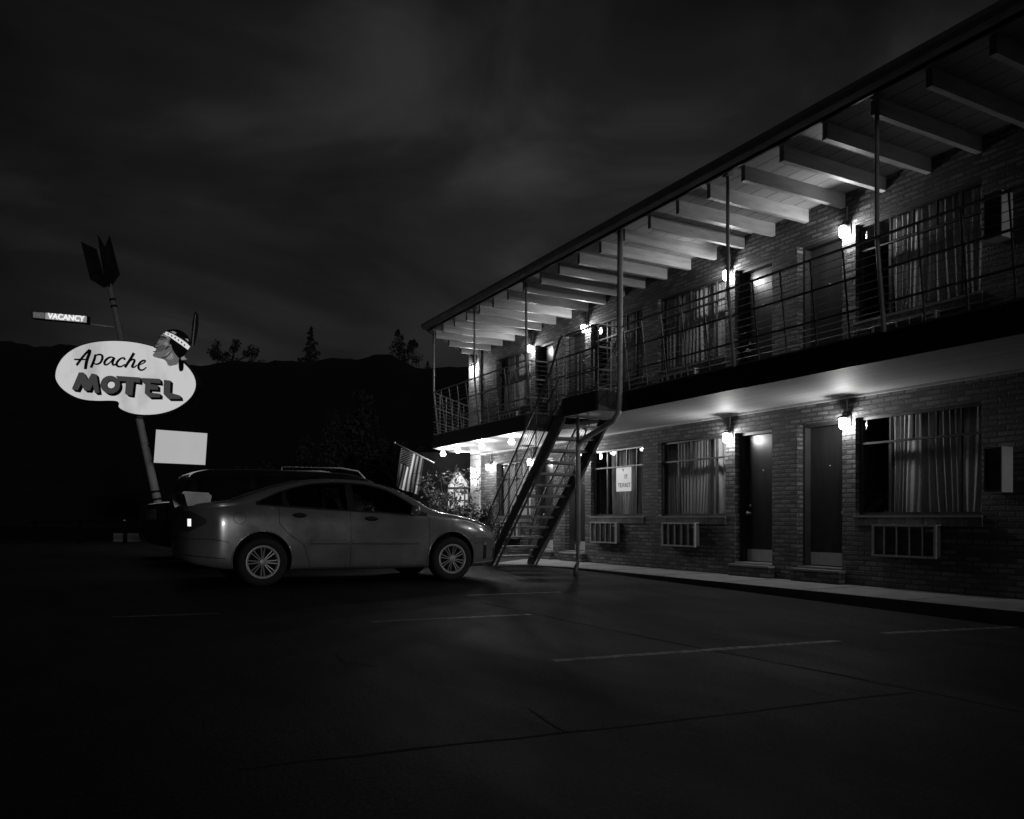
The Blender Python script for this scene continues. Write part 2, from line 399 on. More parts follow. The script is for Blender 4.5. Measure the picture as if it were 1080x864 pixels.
# end and rear walls
b.face([(XW, YF, -.2), (17, YF, -.2), (17, YF, DK), (XW, YF, DK)])
b.face([(XW, YN, -.2), (17, YN, -.2), (17, YN, DK), (XW, YN, DK)])
b.face([(17, YN, -.2), (17, YF, -.2), (17, YF, DK), (17, YN, DK)])
b.build('brick_wall', M['brick'], motel, recalc=False)
b = MB(); b.box((XW+.75, YN+.1, -.1), (XW+.85, YF-.1, DK-.05)); b.box((XW+.3, YN+.1, 2.75), (XW+.74, YF-.1, 3.3))
for c in CS:
    for q in (c-3.25, c-1.17, c, c+1.17, c+3.15): b.box((XW+.3, q-.02, 0), (XW+.74, q+.02, DK-.1))
b.build('inner_wall', M['room'], motel)
# painted block pier at the far corner, one course per block
for (z0, z1) in ((WALK, SOF-.01), (FL2, DK-.01)):
    b = MB(); b.box((XW-.06, 19.36, z0), (XW-.003, YF+.02, z1)); b.build('block_pier', M['block'], motel)

# walkway slab, soffit, fascia
slab = [(XE, YN-2), (XE, 10.4), (7.2, 10.4), (7.2, 11.4), (8.2, 11.4), (8.2, 13.48), (XE, 13.48), (XE, 18.06), (9.58, 19.98), (XW-.002, 19.98), (XW-.002, YN-2)]
b = MB(); b.prism(slab, SOF+.02, FL2); b.build('walkway_slab', M['concrete'], motel)
b = MB(); b.prism([(x+(.012 if x < 9 else 0), y) for x, y in slab], SOF, SOF+.016); b.build('walkway_soffit', M['soffit'], motel)
b = MB(); b.box((XW-.05, YN, SOF-.035), (XW-.003, 19.3, SOF-.002)); b.build('soffit_trim', M['beam'], motel)
fx = slab[:9]
for a, c in zip(fx, fx[1:]):
    b = MB(); a3, c3 = Vector((*a, (SOF+FL2)/2-.012)), Vector((*c, (SOF+FL2)/2-.012)); t = (c3-a3).normalized()
    n = Vector((-t.y, t.x, 0))*.012
    b.bar(a3+n-t*.005, c3+n+t*.005, .024, FL2-SOF+.03); b.build('walkway_fascia', M['fascia'], motel)
# roof: deck, beams, fascia, gutter
deck = [(7.58, YN-2), (7.58, 18.15), (9.63, 20.2), (17.2, 20.2), (17.2, YN-2)]
b = MB(); b.prism(deck, DK, DK+.04); b.build('roof_deck', M['deck'], motel)
b = MB(); b.prism([(x-.01 if x < 10 else x, y) for x, y in deck], DK+.042, DK+.12); b.build('roof_covering', M['roof'], motel)
for k in range(-7, 22):
    y = 5.80 + .65*k; x0 = 7.67
    if y+.04 > 18.15-0.05: x0 = 7.67 + (y+.08-18.15)
    b = MB(); b.box((x0, y-.035, BB), (XW+.05, y+.035, DK-.002)); b.build('roof_beam', M['beam'], motel)
rp = [Vector((7.54, YN-2, 0)), Vector((7.54, 18.17, 0)), Vector((9.63, 20.26, 0))]
prof = [(-.0, -.03), (.0, .115), (-.10, .115), (-.115, .10), (-.115, .05), (-.09, -.005), (-.05, -.03)]
for a, c in zip(rp, rp[1:]):
    t = (c-a).normalized(); n = Vector((-t.y, t.x, 0))
    b = MB(); b.bar(a+Vector((0,0,DK+.02))-n*-.0, c+Vector((0,0,DK+.02)), .03, .13); b.build('roof_fascia', M['fascia'], motel)
for pr, nm_, mt, off in ((prof, 'gutter', M['gutter'], 0.02),):
    b = MB(); rings = []
    dirs = [Vector((-1, 0, 0)), Vector((-1, .4142, 0)), Vector((-.7071, .7071, 0))]
    for p, d in zip(rp, dirs):
        rings.append([b.bm.verts.new(p + d*(off - u) + Vector((0, 0, DK+.02+v))) for u, v in pr])
    for r0, r1 in zip(rings, rings[1:]):
        for k in range(len(pr)): b.face([r0[k], r0[(k+1) % len(pr)], r1[(k+1) % len(pr)], r1[k]])
    b.face(rings[0]); b.face(rings[-1]); b.build(nm_, mt, motel)
# roof posts
PY = [3.45, 5.75, 8.02, 10.35, 13.48, 15.77, 18.04]
for y in PY:
    if y == 10.35: continue
    b = MB(); b.tube([(XE, y, BB+.16), (XE, y, 4.14), (XE+.12, y, FL2)], .024, 10)
    b.box((XE-.05, y-.05, BB+.15), (XE+.05, y+.05, DK-.004))
    b.build('roof_post', M['post'], motel)
# downspout on the stair post, elbowing down to the ground
b = MB(); b.tube([(XE-.05, 10.36, DK-.004), (XE-.06, 10.37, 3.0), (XE-.07, 10.38, 2.74), (XE-.07, 10.52, 2.62), (7.55, 11.3, 2.4), (7.5, 11.42, 2.28), (7.5, 11.42, .62), ], .047, 12)
b.build('downspout', M['post'], motel)
b = MB(); b.tube([(7.5, 11.42, 2.85), (7.5, 11.42, .3), (7.46, 11.42, .2), (7.46, 11.42, gz(7.5, 11.4)-.03)], [.03, .03, .045, .045], 10)
b.build('stair_post', M['stair'], motel)

# windows
def curtain(b, y0, y1, z0, z1, x, seed, gap=0):
    r = random.Random(seed); ph = r.random()*6; k1 = r.uniform(66, 80)
    n = int((y1-y0)*150)
    def f(u, v):
        y = y0+(y1-y0)*u; z = z0+(z1-z0)*v
        sway = .035*math.sin(u*9+ph)*(1-v)**2*1.2 + .02*math.sin(u*23+ph*2)*v*(1-v)*3
        a = .014 + .010*math.sin(u*13+ph)
        amp = a*(1.25 - .5*(v > .93)*1) 
        w = math.sin(k1*y + 4.5*math.sin(2.3*y+ph) + 1.6*math.sin(9.7*y+2*ph) + ph + 1.6*(v-.5)*math.sin(7*u+ph))
        w = w*abs(w)**.35*math.copysign(1, 1)
        return (x + amp*w, y+sway, z)
    b.grid(f, n, 14)
def window(o, idx):
    y0, y1, z0, z1, _, c, sg, fl = o; x = XW+.085
    b = MB(); t = .038; d = .05
    b.box((x, y0, z0), (x+d, y1, z0+t)); b.box((x, y0, z1-t), (x+d, y1, z1))
    b.box((x, y0, z0+t), (x+d, y0+t, z1-t)); b.box((x, y1-t, z0+t), (x+d, y1, z1-t))
    tz = z1-.37
    b.box((x-.008, y0+t, tz-.014), (x+d-.004, y1-t, tz+.014))
    w = y1-y0
    for q in (.48, .81, 1.14, 1.47): b.box((x+.002, y1-q-.011, tz+.014), (x+d-.006, y1-q+.011, z1-t))
    b.box((x+.002, y1-.48-.02, z0+t), (x+d-.006, y1-.48+.02, tz-.014)); b.box((x+.002, y0+.32-.014, z0+t), (x+d-.006, y0+.32+.014, tz-.014))
    wf = b.build('window', M['frame'], motel)
    b = MB(); b.face([(x+.026, y0+t-.002, z0+t-.002), (x+.026, y0+t-.002, z1-t+.002), (x+.026, y1-t+.002, z1-t+.002), (x+.026, y1-t+.002, z0+t-.002)]); b.build('pane', M['glass'], wf, recalc=False)
    b = MB()
    r = random.Random(idx)
    curtain(b, y0-.04, (y1-.40) if (sg < 0) else y1+.04, z0+.005, z1+.02, x+.17, idx)
    b.build('curtain', M['curtain'], wf)
    b = MB(); b.box((XW-.035, y0-.02, z0-.033), (XW+.135, y1+.02, z0-.003)); s_ = b.build('window_sill', M['concrete'], motel)
    b = MB(); b.box((XW-.022, y0-.02, z0-.145), (XW-.003, y1+.02, z0-.035)); b.build('sill_brick', M['brick_sill'], s_)
def door(o):
    y0, y1, z0, z1, _, c, sg, fl = o; x = XW+.15
    b = MB(); t = .045
    b.box((XW+.12, y0+.001, z0), (XW+.29, y0+t, z1)); b.box((XW+.12, y1-t, z0), (XW+.29, y1-.001, z1)); b.box((XW+.12, y0+t, z1-t), (XW+.29, y1-t, z1-.001))
    b.build('door_frame', M['jamb'] if fl == 0 and sg < 0 else M['fascia'], motel)
    b = MB(); b.box((XW+.235, y0+t+.003, z0+.02), (XW+.275, y1-t-.003, z1-t-.004)); dr = b.build('door', M['door'], motel)
    b = MB(); b.box((XW+.229, y0+t+.01, z0+.035), (XW+.234, y1-t-.01, z0+.225)); b.build('kick_plate', M['steel'], dr)
    hy = (y0+t+.07) if sg < 0 else (y1-t-.07)
    b = MB()
    b.lathe([(0, .0), (.022, .0), (.022, .012), (.01, .016), (.01, .04), (.028, .05), (.03, .07), (.018, .083), (0, .085)], 'x', 16, (0, 0, 0))
    for v in b.bm.verts: v.co = Vector((XW+.235-v.co.x, hy+v.co.y, z0+.82+v.co.z))
    b.build('door_handle', M['steel'], dr)
    b = MB(); b.tube([(XW+.234, hy, z0+.95), (XW+.22, hy, z0+.95)], .024, 14); b.build('deadbolt', M['steel'], dr)
    b = MB(); b.tube([(XW+.236, (y0+y1)/2, z0+1.52), (XW+.231, (y0+y1)/2, z0+1.52)], .009, 10); b.build('peephole', M['white'], dr)
    b = MB(); b.box((XW+.001, y0+.001, z0-.03 if fl else z0-.02), (XW+.29, y1-.001, z0+.018))
    b.build('door_sill', M['steel'] if sg > 0 else M['concrete'], motel)
    if fl == 0:
        b = MB(); b.box((XW-.13, y0-.05, WALK-.01), (XW-.003, y1+.01, z0-.045)); st = b.build('door_step', M['brick'], motel)
        b = MB(); b.box((XW-.14, y0-.06, z0-.043), (XW-.003, y1+.02, z0-.012)); b.build('step_cap', M['concrete'], st)
for i, o in enumerate(openings):
    (window(o, i) if o[4] == 'window' else door(o))

# upper far small window strip + lower far door next to the pier
# ------------------------------------------------------------------ wall lamps
def make_lamp():
    r = empty('wall_lamp', (0, 0, 0))
    b = MB(); b.box((-.02, -.06, -.03), (-.003, .06, .17)); b.tube([(-.02, 0, .12), (-.07, 0, .15), (-.105, 0, .13), (-.105, 0, .085)], .012, 8)
    b.build('bracket', M['black'], r)
    b = MB(); b.lathe([(0, .1), (.035, .102), (.070, .086), (.074, .072), (.0, .074)], 'z', 20, (-.105, 0, 0)); b.build('cap', M['black'], r)
    b = MB(); b.lathe([(0, -.085), (.03, -.083), (.047, -.066), (.052, -.03), (.054, .03), (.05, .066), (.0, .068)], 'z', 20, (-.105, 0, 0)); b.build('glass_jar', M['jar'], r)
    b = MB(); b.tube([(-.012, 0, .17), (-.012, 0, .37)], .009, 8); b.build('conduit', M['post'], r)
    lamp_light(56, .045, r, (-.105, 0, -.005))
    return r
LZ = 2.40
lp = make_lamp()
lamps = [
 (8.83-1.155, 0, 'glowing wall lamp between the right ground floor door and the large right window'),
 (8.83+1.155, 0, 'glowing wall lamp beside the left ground floor door with the bright kick plate'),
 (15.4-1.155, 0, 'glowing wall lamp on the ground floor seen through the upper stair treads'),
 (15.4+1.155, 0, 'glowing wall lamp on the ground floor wall behind the lower stair flight'),
 (18.75, 0, 'glowing wall lamp on the narrow ground floor brick pier left of the stairs'),
 (8.83-1.155, 1, 'glowing wall lamp right of the nearest upper floor door'),
 (8.83+1.155, 1, 'glowing wall lamp left of the upper door behind the third roof post from the right'),
 (15.4-1.155, 1, 'glowing wall lamp on the upper floor just above the stair landing'),
 (15.4+1.155, 1, 'glowing wall lamp on the upper floor left of the landing, second from the far end'),
 (19.62, 1, 'glowing wall lamp on the far striped block pier of the upper floor'),
]
for i, (y, fl, lab) in enumerate(lamps):
    o = lp if i == 0 else copy_tree(lp)
    o.location = (XW if y < 19.3 else XW-.06, y, LZ+2.7*fl); tag(o, lab, 'lamp', 'jar lamps on the motel walls')
# one square lamp on the block pier, ground floor
sq = empty('square_wall_lamp', (XW-.06, 19.68, 2.28), 0, 'square white glowing lamp on the pale block pier at the far end', 'lamp')
b = MB(); b.box((-.02, -.13, -.14), (-.003, .13, .15)); b.build('back_plate', M['black'], sq)
b = MB(); b.box((-.12, -.115, -.12), (-.021, .115, .13)); b.build('diffuser', M['jar'], sq); lamp_light(60, .04, sq, (-.07, 0, 0))
b = MB(); b.box((-.125, -.12, .131), (-.021, .12, .145)); b.build('cap', M['black'], sq)
# bare bulbs under the far soffit
def make_bulb():
    r = empty('ceiling_bulb', (0, 0, 0))
    b = MB(); b.lathe([(0, -.002), (.06, -.002), (.055, -.03), (.03, -.045), (0, -.045)], 'z', 16); b.build('socket', M['white'], r)
    b = MB(); b.lathe([(.0, -.19), (.04, -.182), (.065, -.155), (.07, -.125), (.055, -.09), (.022, -.06), (.018, -.046), (0, -.046)], 'z', 16); b.build('bulb', M['bulb'], r)
    lamp_light(60, .03, r, (0, 0, -.115))
    return r
bl = make_bulb()
for i, (x, y, lab) in enumerate([(8.0, 14.7, 'bare ceiling bulb nearest the staircase, rightmost of the row under the soffit'),
        (7.92, 15.95, 'bare ceiling bulb second from the staircase in the soffit row'),
        (7.92, 17.2, 'bare ceiling bulb third from the staircase in the soffit row'),
        (8.02, 18.3, 'bare ceiling bulb at the outer corner of the walkway, leftmost of the row'),
        (8.95, 19.25, 'lowest bare ceiling bulb, hanging above the potted plants near the block pier')]):
    o = bl if i == 0 else copy_tree(bl); o.location = (x, y, SOF); tag(o, lab, 'light bulb', 'bare bulbs under the far soffit')

# ------------------------------------------------------------------ air conditioners
def make_ac(w=.92, h=.43, bars=4):
    r = empty('air_conditioner', (0, 0, 0))
    b = MB(); b.box((-.10, -w/2+.02, .02), (-.003, w/2-.02, h-.02)); b.build('casing', M['acbody'], r)
    b = MB(); t = .028; x0, x1 = -.135, -.101
    b.box((x0, -w/2, 0), (x1, w/2, t)); b.box((x0, -w/2, h-t), (x1, w/2, h)); b.box((x0, -w/2, t), (x1, -w/2+t, h-t)); b.box((x0, w/2-t, t), (x1, w/2, h-t))
    b.box((-.1, -w/2, h-.012), (-.003, w/2, h)); 
    b.build('grille_frame', M['acframe'], r)
    for k in range(1, bars+1):
        y = -w/2 + w*k/(bars+1); b = MB(); b.box((x0+.004, y-.007, t), (x1-.004, y+.007, h-t)); b.build('grille_bar', M['acframe'], r)
    b = MB()
    for k in range(9):
        z = .05+k*(h-.1)/9; b.box((-.1035, -w/2+.06, z), (-.1005, w/2-.2, z+.012))
    b.build('louvre', M['black'], r)
    b = MB(); b.box((-.106, -w/2+.05, h-.09), (-.101, -w/2+.16, h-.06)); b.build('name_plate', M['acframe'], r)
    return r
ac = make_ac()
acs = [(6.73, .545, 0, 'five bay barred air conditioner cage under the large right ground floor window'),
       (11.17, .55, 0, 'barred air conditioner cage under the middle ground floor window, left of the door'),
       (13.5, .55, 0, 'barred air conditioner cage under the window holding the paper notice'),
       (17.6, .55, 0, 'barred air conditioner cage seen through the lower treads of the stairs'),
       (6.73, .545, 1, 'barred air conditioner cage behind the railing under the nearest upper window'),
       (11.17, .55, 1, 'barred air conditioner cage on the upper walkway under the second window from the right'),
       (13.5, .55, 1, 'barred air conditioner cage on the upper walkway right beside the stair landing'),
       (17.6, .55, 1, 'barred air conditioner cage on the upper walkway near the far roof posts')]
for i, (y, z, fl, lab) in enumerate(acs):
    o = ac if i == 0 else copy_tree(ac); o.location = (XW, y, z+2.7*fl); tag(o, lab, 'air conditioner', 'caged air conditioners under the windows')
    if i in (1, 2, 3, 5, 6, 7): o.scale = (1, .98, 1)

# wall boxes with a white side
def make_box():
    r = empty('wall_cabinet', (0, 0, 0))
    b = MB(); b.box((-.225, 0, 0), (-.003, .2, .53)); b.build('cabinet_body', M['white'], r)
    b = MB(); b.box((-.233, .012, .02), (-.2255, .188, .51)); b.build('front_panel', M['black'], r)
    b = MB()
    for (a, c) in (((-.24, .004, .004), (-.2335, .014, .526)), ((-.24, .186, .004), (-.2335, .196, .526)), ((-.24, .014, .516), (-.2335, .186, .526)), ((-.24, .014, .004), (-.2335, .186, .014))): b.box(a, c)
    b.build('front_trim', M['frame'], r)
    return r
cb = make_box(); cb.location = (XW, 5.40, 1.36); tag(cb, 'narrow wall cabinet with white side panel right of the large ground floor window', 'cabinet', 'wall cabinets')
c2 = copy_tree(cb); c2.location = (XW, 5.40, 4.32); tag(c2, 'narrow wall cabinet with white side panel high on the upper floor wall behind the railing', 'cabinet', 'wall cabinets')

# ------------------------------------------------------------------ balcony railing
rail = empty('balcony_railing', (0, 0, 0), 0, 'leaning metal rod railing along the outer edge of the upper walkway', 'railing')
RT = 4.12
def run(a, c, lean, n, parent, top=RT, base=FL2, first=True, last=True):
    a, c = Vector((*a, 0)), Vector((*c, 0)); t = (c-a).normalized(); inn = Vector((t.y, -t.x, 0))*lean
    def at(p, z): return p + inn*(1-(z-base)/(top-base)) + Vector((0, 0, z))
    b = MB(); b.bar(at(a, top), at(c, top), .042, .018); b.build('top_rail', M['rail'], parent)
    mains = [base+.05, base+(top-base)*.33, base+(top-base)*.665]
    b = MB()
    for z in mains: b.bar(at(a, z), at(c, z), .012, .026)
    b.build('middle_rail', M['rail'], parent)
    b = MB()
    zs = [base+.05] + [mains[1], mains[2], top]
    for z0, z1 in zip(zs, zs[1:]):
        for k in range(1, 4): z = z0+(z1-z0)*k/4; b.tube([at(a, z), at(c, z)], .0045, 5)
    b.build('infill_rod', M['rail'], parent)
    for k in range(n+1):
        if (k == 0 and not first) or (k == n and not last): continue
        p = a.lerp(c, k/n); b = MB(); b.bar(at(p, base), at(p, top-.005), .018, .012); b.build('baluster', M['rail'], parent)
run((XE, YN-2), (XE, 10.35), .13, 30, rail)
run((XE, 13.48), (XE, 18.06), .13, 10, rail)
run((XE, 18.06), (9.5, 19.9), .0, 6, rail, first=False)
run((8.17, 11.4), (8.17, 13.48), .0, 4, rail)
run((8.17, 13.48), (XE, 13.48), .0, 1, rail, first=False, last=False)
run((7.23, 11.37), (7.23, 10.43), .0, 2, rail)
run((7.23, 10.43), (XE-.06, 10.43), .0, 1, rail, first=False, last=False)

# ------------------------------------------------------------------ staircase
st = empty('staircase', (7.7, 14.2, WALK), 0, 'steep dark steel open tread staircase rising to the upper walkway', 'staircase')
def stp(p): return (p[0]-7.7, p[1]-14.2, p[2]-WALK)
Y0, Y1, Z0, Z1 = 11.4, 14.25, FL2, WALK
nr = 15; rise = (Z0-Z1)/nr; going = (Y1-Y0)/(nr-1)
sl = math.atan2(Z0-Z1, Y1-Y0)
def zline(y): return Z0 - (y-Y0)*math.tan(sl)
for x in (7.21, 8.16):
    b = MB(); d = .24
    pts = [(Y0-.02, zline(Y0-.02)+.0), (Y1+.0, zline(Y1)+.07), (Y1+.05, Z1), (Y1-.2, Z1), (Y0-.02, zline(Y0-.02)-d*1.4)]
    pts = [(y-14.2, z-WALK) for y, z in pts]
    b.prism(pts, x-.012-7.7, x+.012-7.7, 'x')
    # channel flanges
    for dz in (0.0, -d*1.38):
        b.bar(stp((x+(.02 if x < 7.7 else -.02), Y0, zline(Y0)+dz+.0)), stp((x+(.02 if x < 7.7 else -.02), Y1-(.18 if dz else 0), zline(Y1-(.18 if dz else 0))+dz+(.05 if not dz else 0))), .05, .012)
    b.build('stringer', M['stair'], st)
for k in range(1, nr):
    z = Z0-rise*k; y = Y0+going*(k-.5)
    b = MB(); b.box(stp((7.225, y-.13, z-.045)), stp((8.145, y+.13, z))); b.build('tread', M['tread'], st)
for x in (7.16, 8.21):
    H = .80
    b = MB(); top = [(x, 11.37, RT-.01), (x, 11.45, RT-.04)] if x < 8 else [(x, 11.42, zline(11.42)+H+.1)]
    path = top + [(x, 11.75, zline(11.75)+H+.08), (x, 14.0, zline(14.0)+H+.08), (x, 14.22, zline(14.22)+H-.02), (x, 14.33, zline(14.3)+H-.25), (x, 14.33, Z1+.02)]
    b.tube([stp(p) for p in path], .02, 10); b.build('handrail', M['stair'], st)
    b = MB(); b.bar(stp((x, 11.5, zline(11.5)+.44)), stp((x, 14.3, zline(14.3)+.44)), .012, .03); b.bar(stp((x, 11.5, zline(11.5)+.08)), stp((x, 14.3, zline(14.3)+.08)), .012, .025)
    b.build('middle_rail', M['stair'], st)
    b = MB()
    for h in (.17, .26, .35, .53, .62, .71, .80): b.tube([stp((x, 11.5, zline(11.5)+h)), stp((x, 14.3, zline(14.3)+h))], .0045, 5)
    b.build('infill_rod', M['stair'], st)
    for y in (11.55, 12.25, 12.95, 13.65):
        b = MB(); b.bar(stp((x, y, zline(y)-.1)), stp((x, y, zline(y)+H+.07)), .012, .02); b.build('rail_post', M['stair'], st)

# paper notice in a window
pn = empty('paper_notice', (XW+.0, 0, 0), 0, 'white paper notice taped inside the ground floor window beside the stairs', 'notice')
pn.location = (XW+.105, 13.10, 1.60)
b = MB(); b.box((0, -.25, 0), (.004, .25, .49)); b.build('sheet', emit('self_glowing_paper', .3, 1), pn)  # sheet glows by itself; brightness put into the paper, no lamp behind
def text(s_, size, loc, rot, mat, parent, name, ext=.002, w=None, align='CENTER', shear=0):
    cu = bpy.data.curves.new(name, 'FONT'); cu.body = s_; cu.size = size; cu.extrude = ext; cu.align_x = align; cu.align_y = 'CENTER'; cu.shear = shear
    if w: cu.offset = w
    o = bpy.data.objects.new(name, cu); COL.objects.link(o)
    dg = bpy.context.evaluated_depsgraph_get(); dg.update()
    me = bpy.data.meshes.new_from_object(o.evaluated_get(dg)); bpy.data.objects.remove(o)
    me.materials.clear(); me.materials.append(mat)
    q = new(name, me, parent); q.location = loc; q.rotation_euler = rot; return q
R90 = (PI/2, 0, -PI/2)
text('TEXAST', .12, (-.003, -.02, .12), R90, M['ink'], pn, 'lettering', .001)
text('IT', .12, (-.003, -.08, .29), R90, M['ink'], pn, 'lettering', .001)
text('4', .09, (-.003, .02, .43), R90, M['ink'], pn, 'lettering', .001)

# ------------------------------------------------------------------ office corner
of = empty('office_screen_wall', (0, 0, 0), 0, 'dark wall with tall lit hexagonal window behind the plants at the far end', 'wall')
M['lit'] = emit('lit_room', .24, .9)
def hexw(cx, w, z0, z1, s=1.0):
    return [(cx, z1), (cx+w*.5, z1-.38), (cx+w*.5, z0+.26), (cx+w*.22, z0), (cx-w*.22, z0), (cx-w*.5, z0+.26), (cx-w*.5, z1-.38)]
of.location = W(-1.66, 20.6, 0) ; of.rotation_euler = (0, 0, -TH)
big = hexw(.27, .54, 1.02, 2.34)
b = MB(); zt, zb_ = 2.75, .1
Lx, Rx = -.9, .585
lft = [(Lx, zt), (.27, zt)] + [big[0], big[6], big[5], big[4]] + [(.15, zb_), (Lx, zb_)]
rgt = [(.27, zt), (Rx, zt), (Rx, zb_), (.15, zb_)] + [big[4], big[3], big[2], big[1], big[0]]
b.prism(lft, 0, .04, 'y'); b.prism(rgt, 0, .04, 'y')
b.build('screen_wall', M['tar'], of)
b = MB(); b.tube([(p[0], -.02, p[1]) for p in big+[big[0]]], .028, 6); b.build('window_frame', M['black'], of)
b = MB(); b.prism(big, .05, .055, 'y'); b.build('lit_pane', M['lit'], of)
b = MB(); b.box((.0, .045, 1.80), (.54, .049, 1.86)); b.box((.0, .045, 1.50), (.54, .049, 1.53)); b.box((.17, .045, 1.1), (.20, .049, 1.8)); b.box((.42, .045, 1.1), (.46, .049, 1.8)); b.box((.0, .043, 1.0), (.54, .0445, 1.28)); b.build('glazing_bar', M['black'], of)

# ------------------------------------------------------------------ foliage
M['leaf'] = noisy('leaf', .035, .11, 5, .5, .08, 0)
M['leaf_far'] = noisy('leaf_dark', .02, .06, 1.5, .8, .05, 0)
M['bark'] = noisy('bark', .04, .09, 8, .9, .05, .5)
M['pot'] = noisy('clay_pot', .12, .2, 5, .7, .1, .2)
def leaves(b, centers, n, size, rnd, long=2.0):
    for _ in range(n):
        c, r = rnd.choice(centers)
        v = Vector((rnd.gauss(0, 1), rnd.gauss(0, 1), rnd.gauss(0, 1))).normalized()*r*rnd.random()**.4
        p = Vector(c)+v; u = Vector((rnd.gauss(0,1), rnd.gauss(0,1), rnd.gauss(0,1))).normalized()
        w = u.cross(Vector((rnd.gauss(0,1), rnd.gauss(0,1), rnd.gauss(0,1)))).normalized()
        s = size*rnd.uniform(.6, 1.4)
        b.face([p-u*s*long/2, p+w*s*.5, p+u*s*long/2, p-w*s*.5])
def tree(name, label, loc, h, kind, seed, mat, group=None, cat='tree', leafs=1400, wid=1.0, lsz=1.0):
    rnd = random.Random(seed); t = empty(name, loc, 0, label, cat, group); b = MB(); c = MB(); cen = []
    if kind == 'round':
        th = h*.4; b.tube([(0,0,-.3), (h*.02, 0, th*.5), (0, .02*h, th)], [h*.035, h*.028, h*.02], 7)
        for k in range(13):
            a = rnd.uniform(0, 2*PI); rr = h*.42*wid*math.sqrt(rnd.random()); e = Vector((rr*math.cos(a), rr*math.sin(a), h*rnd.uniform(.5, .88)-rr*.3))
            b.tube([(0, .02*h, th*.9), tuple(e*.6+Vector((0,0,th*.3))), tuple(e)], [h*.015, h*.01, h*.004], 5); cen.append((e, h*rnd.uniform(.09, .17)))
        leaves(c, cen, leafs, h*.022*lsz, rnd)
    elif kind == 'column':
        b.tube([(0,0,-.3), (0,0,h*.9)], [h*.018, h*.004], 6)
        for k in range(46):
            f = rnd.random(); z = h*(.06+.94*f); rr = h*.11*wid*(math.sin(PI*min(1, f*.75+.22)))**.8; a = rnd.uniform(0, 2*PI)
            e = Vector((rr*.7*math.cos(a), rr*.7*math.sin(a), z)); b.tube([(0,0,z*.92), tuple(e)], [h*.004, h*.002], 4); cen.append((e, rr*.5+.02*h))
        leaves(c, cen, leafs, h*.016*lsz, rnd, 2.6)
    elif kind == 'conifer':
        b.tube([(0,0,-.3), (0,0,h)], [h*.025, h*.003], 6)
        for k in range(30):
            f = k/30; z = h*(.12+.86*f); rr = h*.26*wid*(1-f)**.8*rnd.uniform(.35, 1.15); a = k*2.4+rnd.uniform(-.4, .4)
            e = Vector((rr*math.cos(a), rr*math.sin(a), z-rr*.15)); b.tube([(0,0,z), tuple(e)], [h*.006, h*.002], 4)
            cen.append((e*.6+Vector((0,0,z*.4)), rr*.3+.012*h)); cen.append((e, rr*.22+.015*h))
        leaves(c, cen, leafs, h*.018*lsz, rnd, 2.6)
    elif kind == 'shrub':
        for k in range(26):
            a = rnd.uniform(0, 2*PI); rr = h*.42*wid*rnd.uniform(.2, 1); z = h*rnd.uniform(.35, 1)
            e = Vector((rr*math.cos(a), rr*math.sin(a), z)); b.tube([(0,0,0), tuple(e*.5+Vector((0,0,z*.15))), tuple(e)], [.012, .009, .004], 5); cen.append((e, h*.13)); cen.append((e*.65, h*.12))
        leaves(c, cen, leafs, .035*lsz, rnd, 3.2)
    b.build('trunk' if kind != 'shrub' else 'stem', M['bark'], t); c.build('crown' if kind != 'shrub' else 'foliage', mat, t, recalc=False)
    return t
def potted(label, x, y, h, seed, wid=1.0):
    t = tree('potted_shrub', label, (x, y, WALK+.42), h, 'shrub', seed, M['leaf'], 'shrubs by the office', 'plant', 1300, wid)
    b = MB(); b.lathe([(.0, -.42), (.15, -.42), (.2, -.05), (.23, -.04), (.23, .0), (.19, 0), (.18, -.04), (0, -.04)], 'z', 20); b.build('pot', M['pot'], t)
    return t
p = surv(470, 545, 18.9); potted('large leafy potted shrub under the corner bulbs beside the hexagonal window', p.x, p.y, 1.6, 3, 1.15)
p = surv(488, 545, 18.4); potted('potted shrub with pale leaves nearest the hexagonal window frame', p.x, p.y, .8, 5, .8)
p = surv(512, 545, 17.6); potted('dark potted shrub between the block pier and the foot of the stairs', p.x, p.y, .85, 9, .9)

# hills
b = MB()
ridge = mc([-900, -300, 0, 60, 130, 225, 300, 335, 370, 400, 440, 520, 700, 1200, 1900], [340, 352, 368, 374, 386, 394, 388, 386, 390, 385, 393, 395, 400, 410, 420])
def hf(u, v):
    px = -900+2800*u; fwd = 60+190*v
    h = (HY-ridge(px))/F*140
    prof = math.sin(min(1, max(0, (fwd-60)/80))*PI/2)**1.3 if fwd < 140 else 1-.15*(fwd-140)/110
    nz = math.sin(px*.11)*.25+math.sin(px*.043+fwd*.08)*.5+math.sin(px*.31+fwd*.2)*.12
    return W((px-CX)/F*fwd, fwd, max(-2, 1.06*prof+h*prof*(1 if fwd <= 140 else .98)+nz*prof-.3*(1-prof)))
b.grid(hf, 320, 30); tag(b.build('hills', noisy('scrub_hillside', .008, .016, .3, .95, .03, .5, bscale=2), recalc=True), kind='structure')
def on_ridge(px, fwd=139): 
    return W((px-CX)/F*fwd, fwd, CAMZ+(HY-ridge(px))/F*140-1.2)
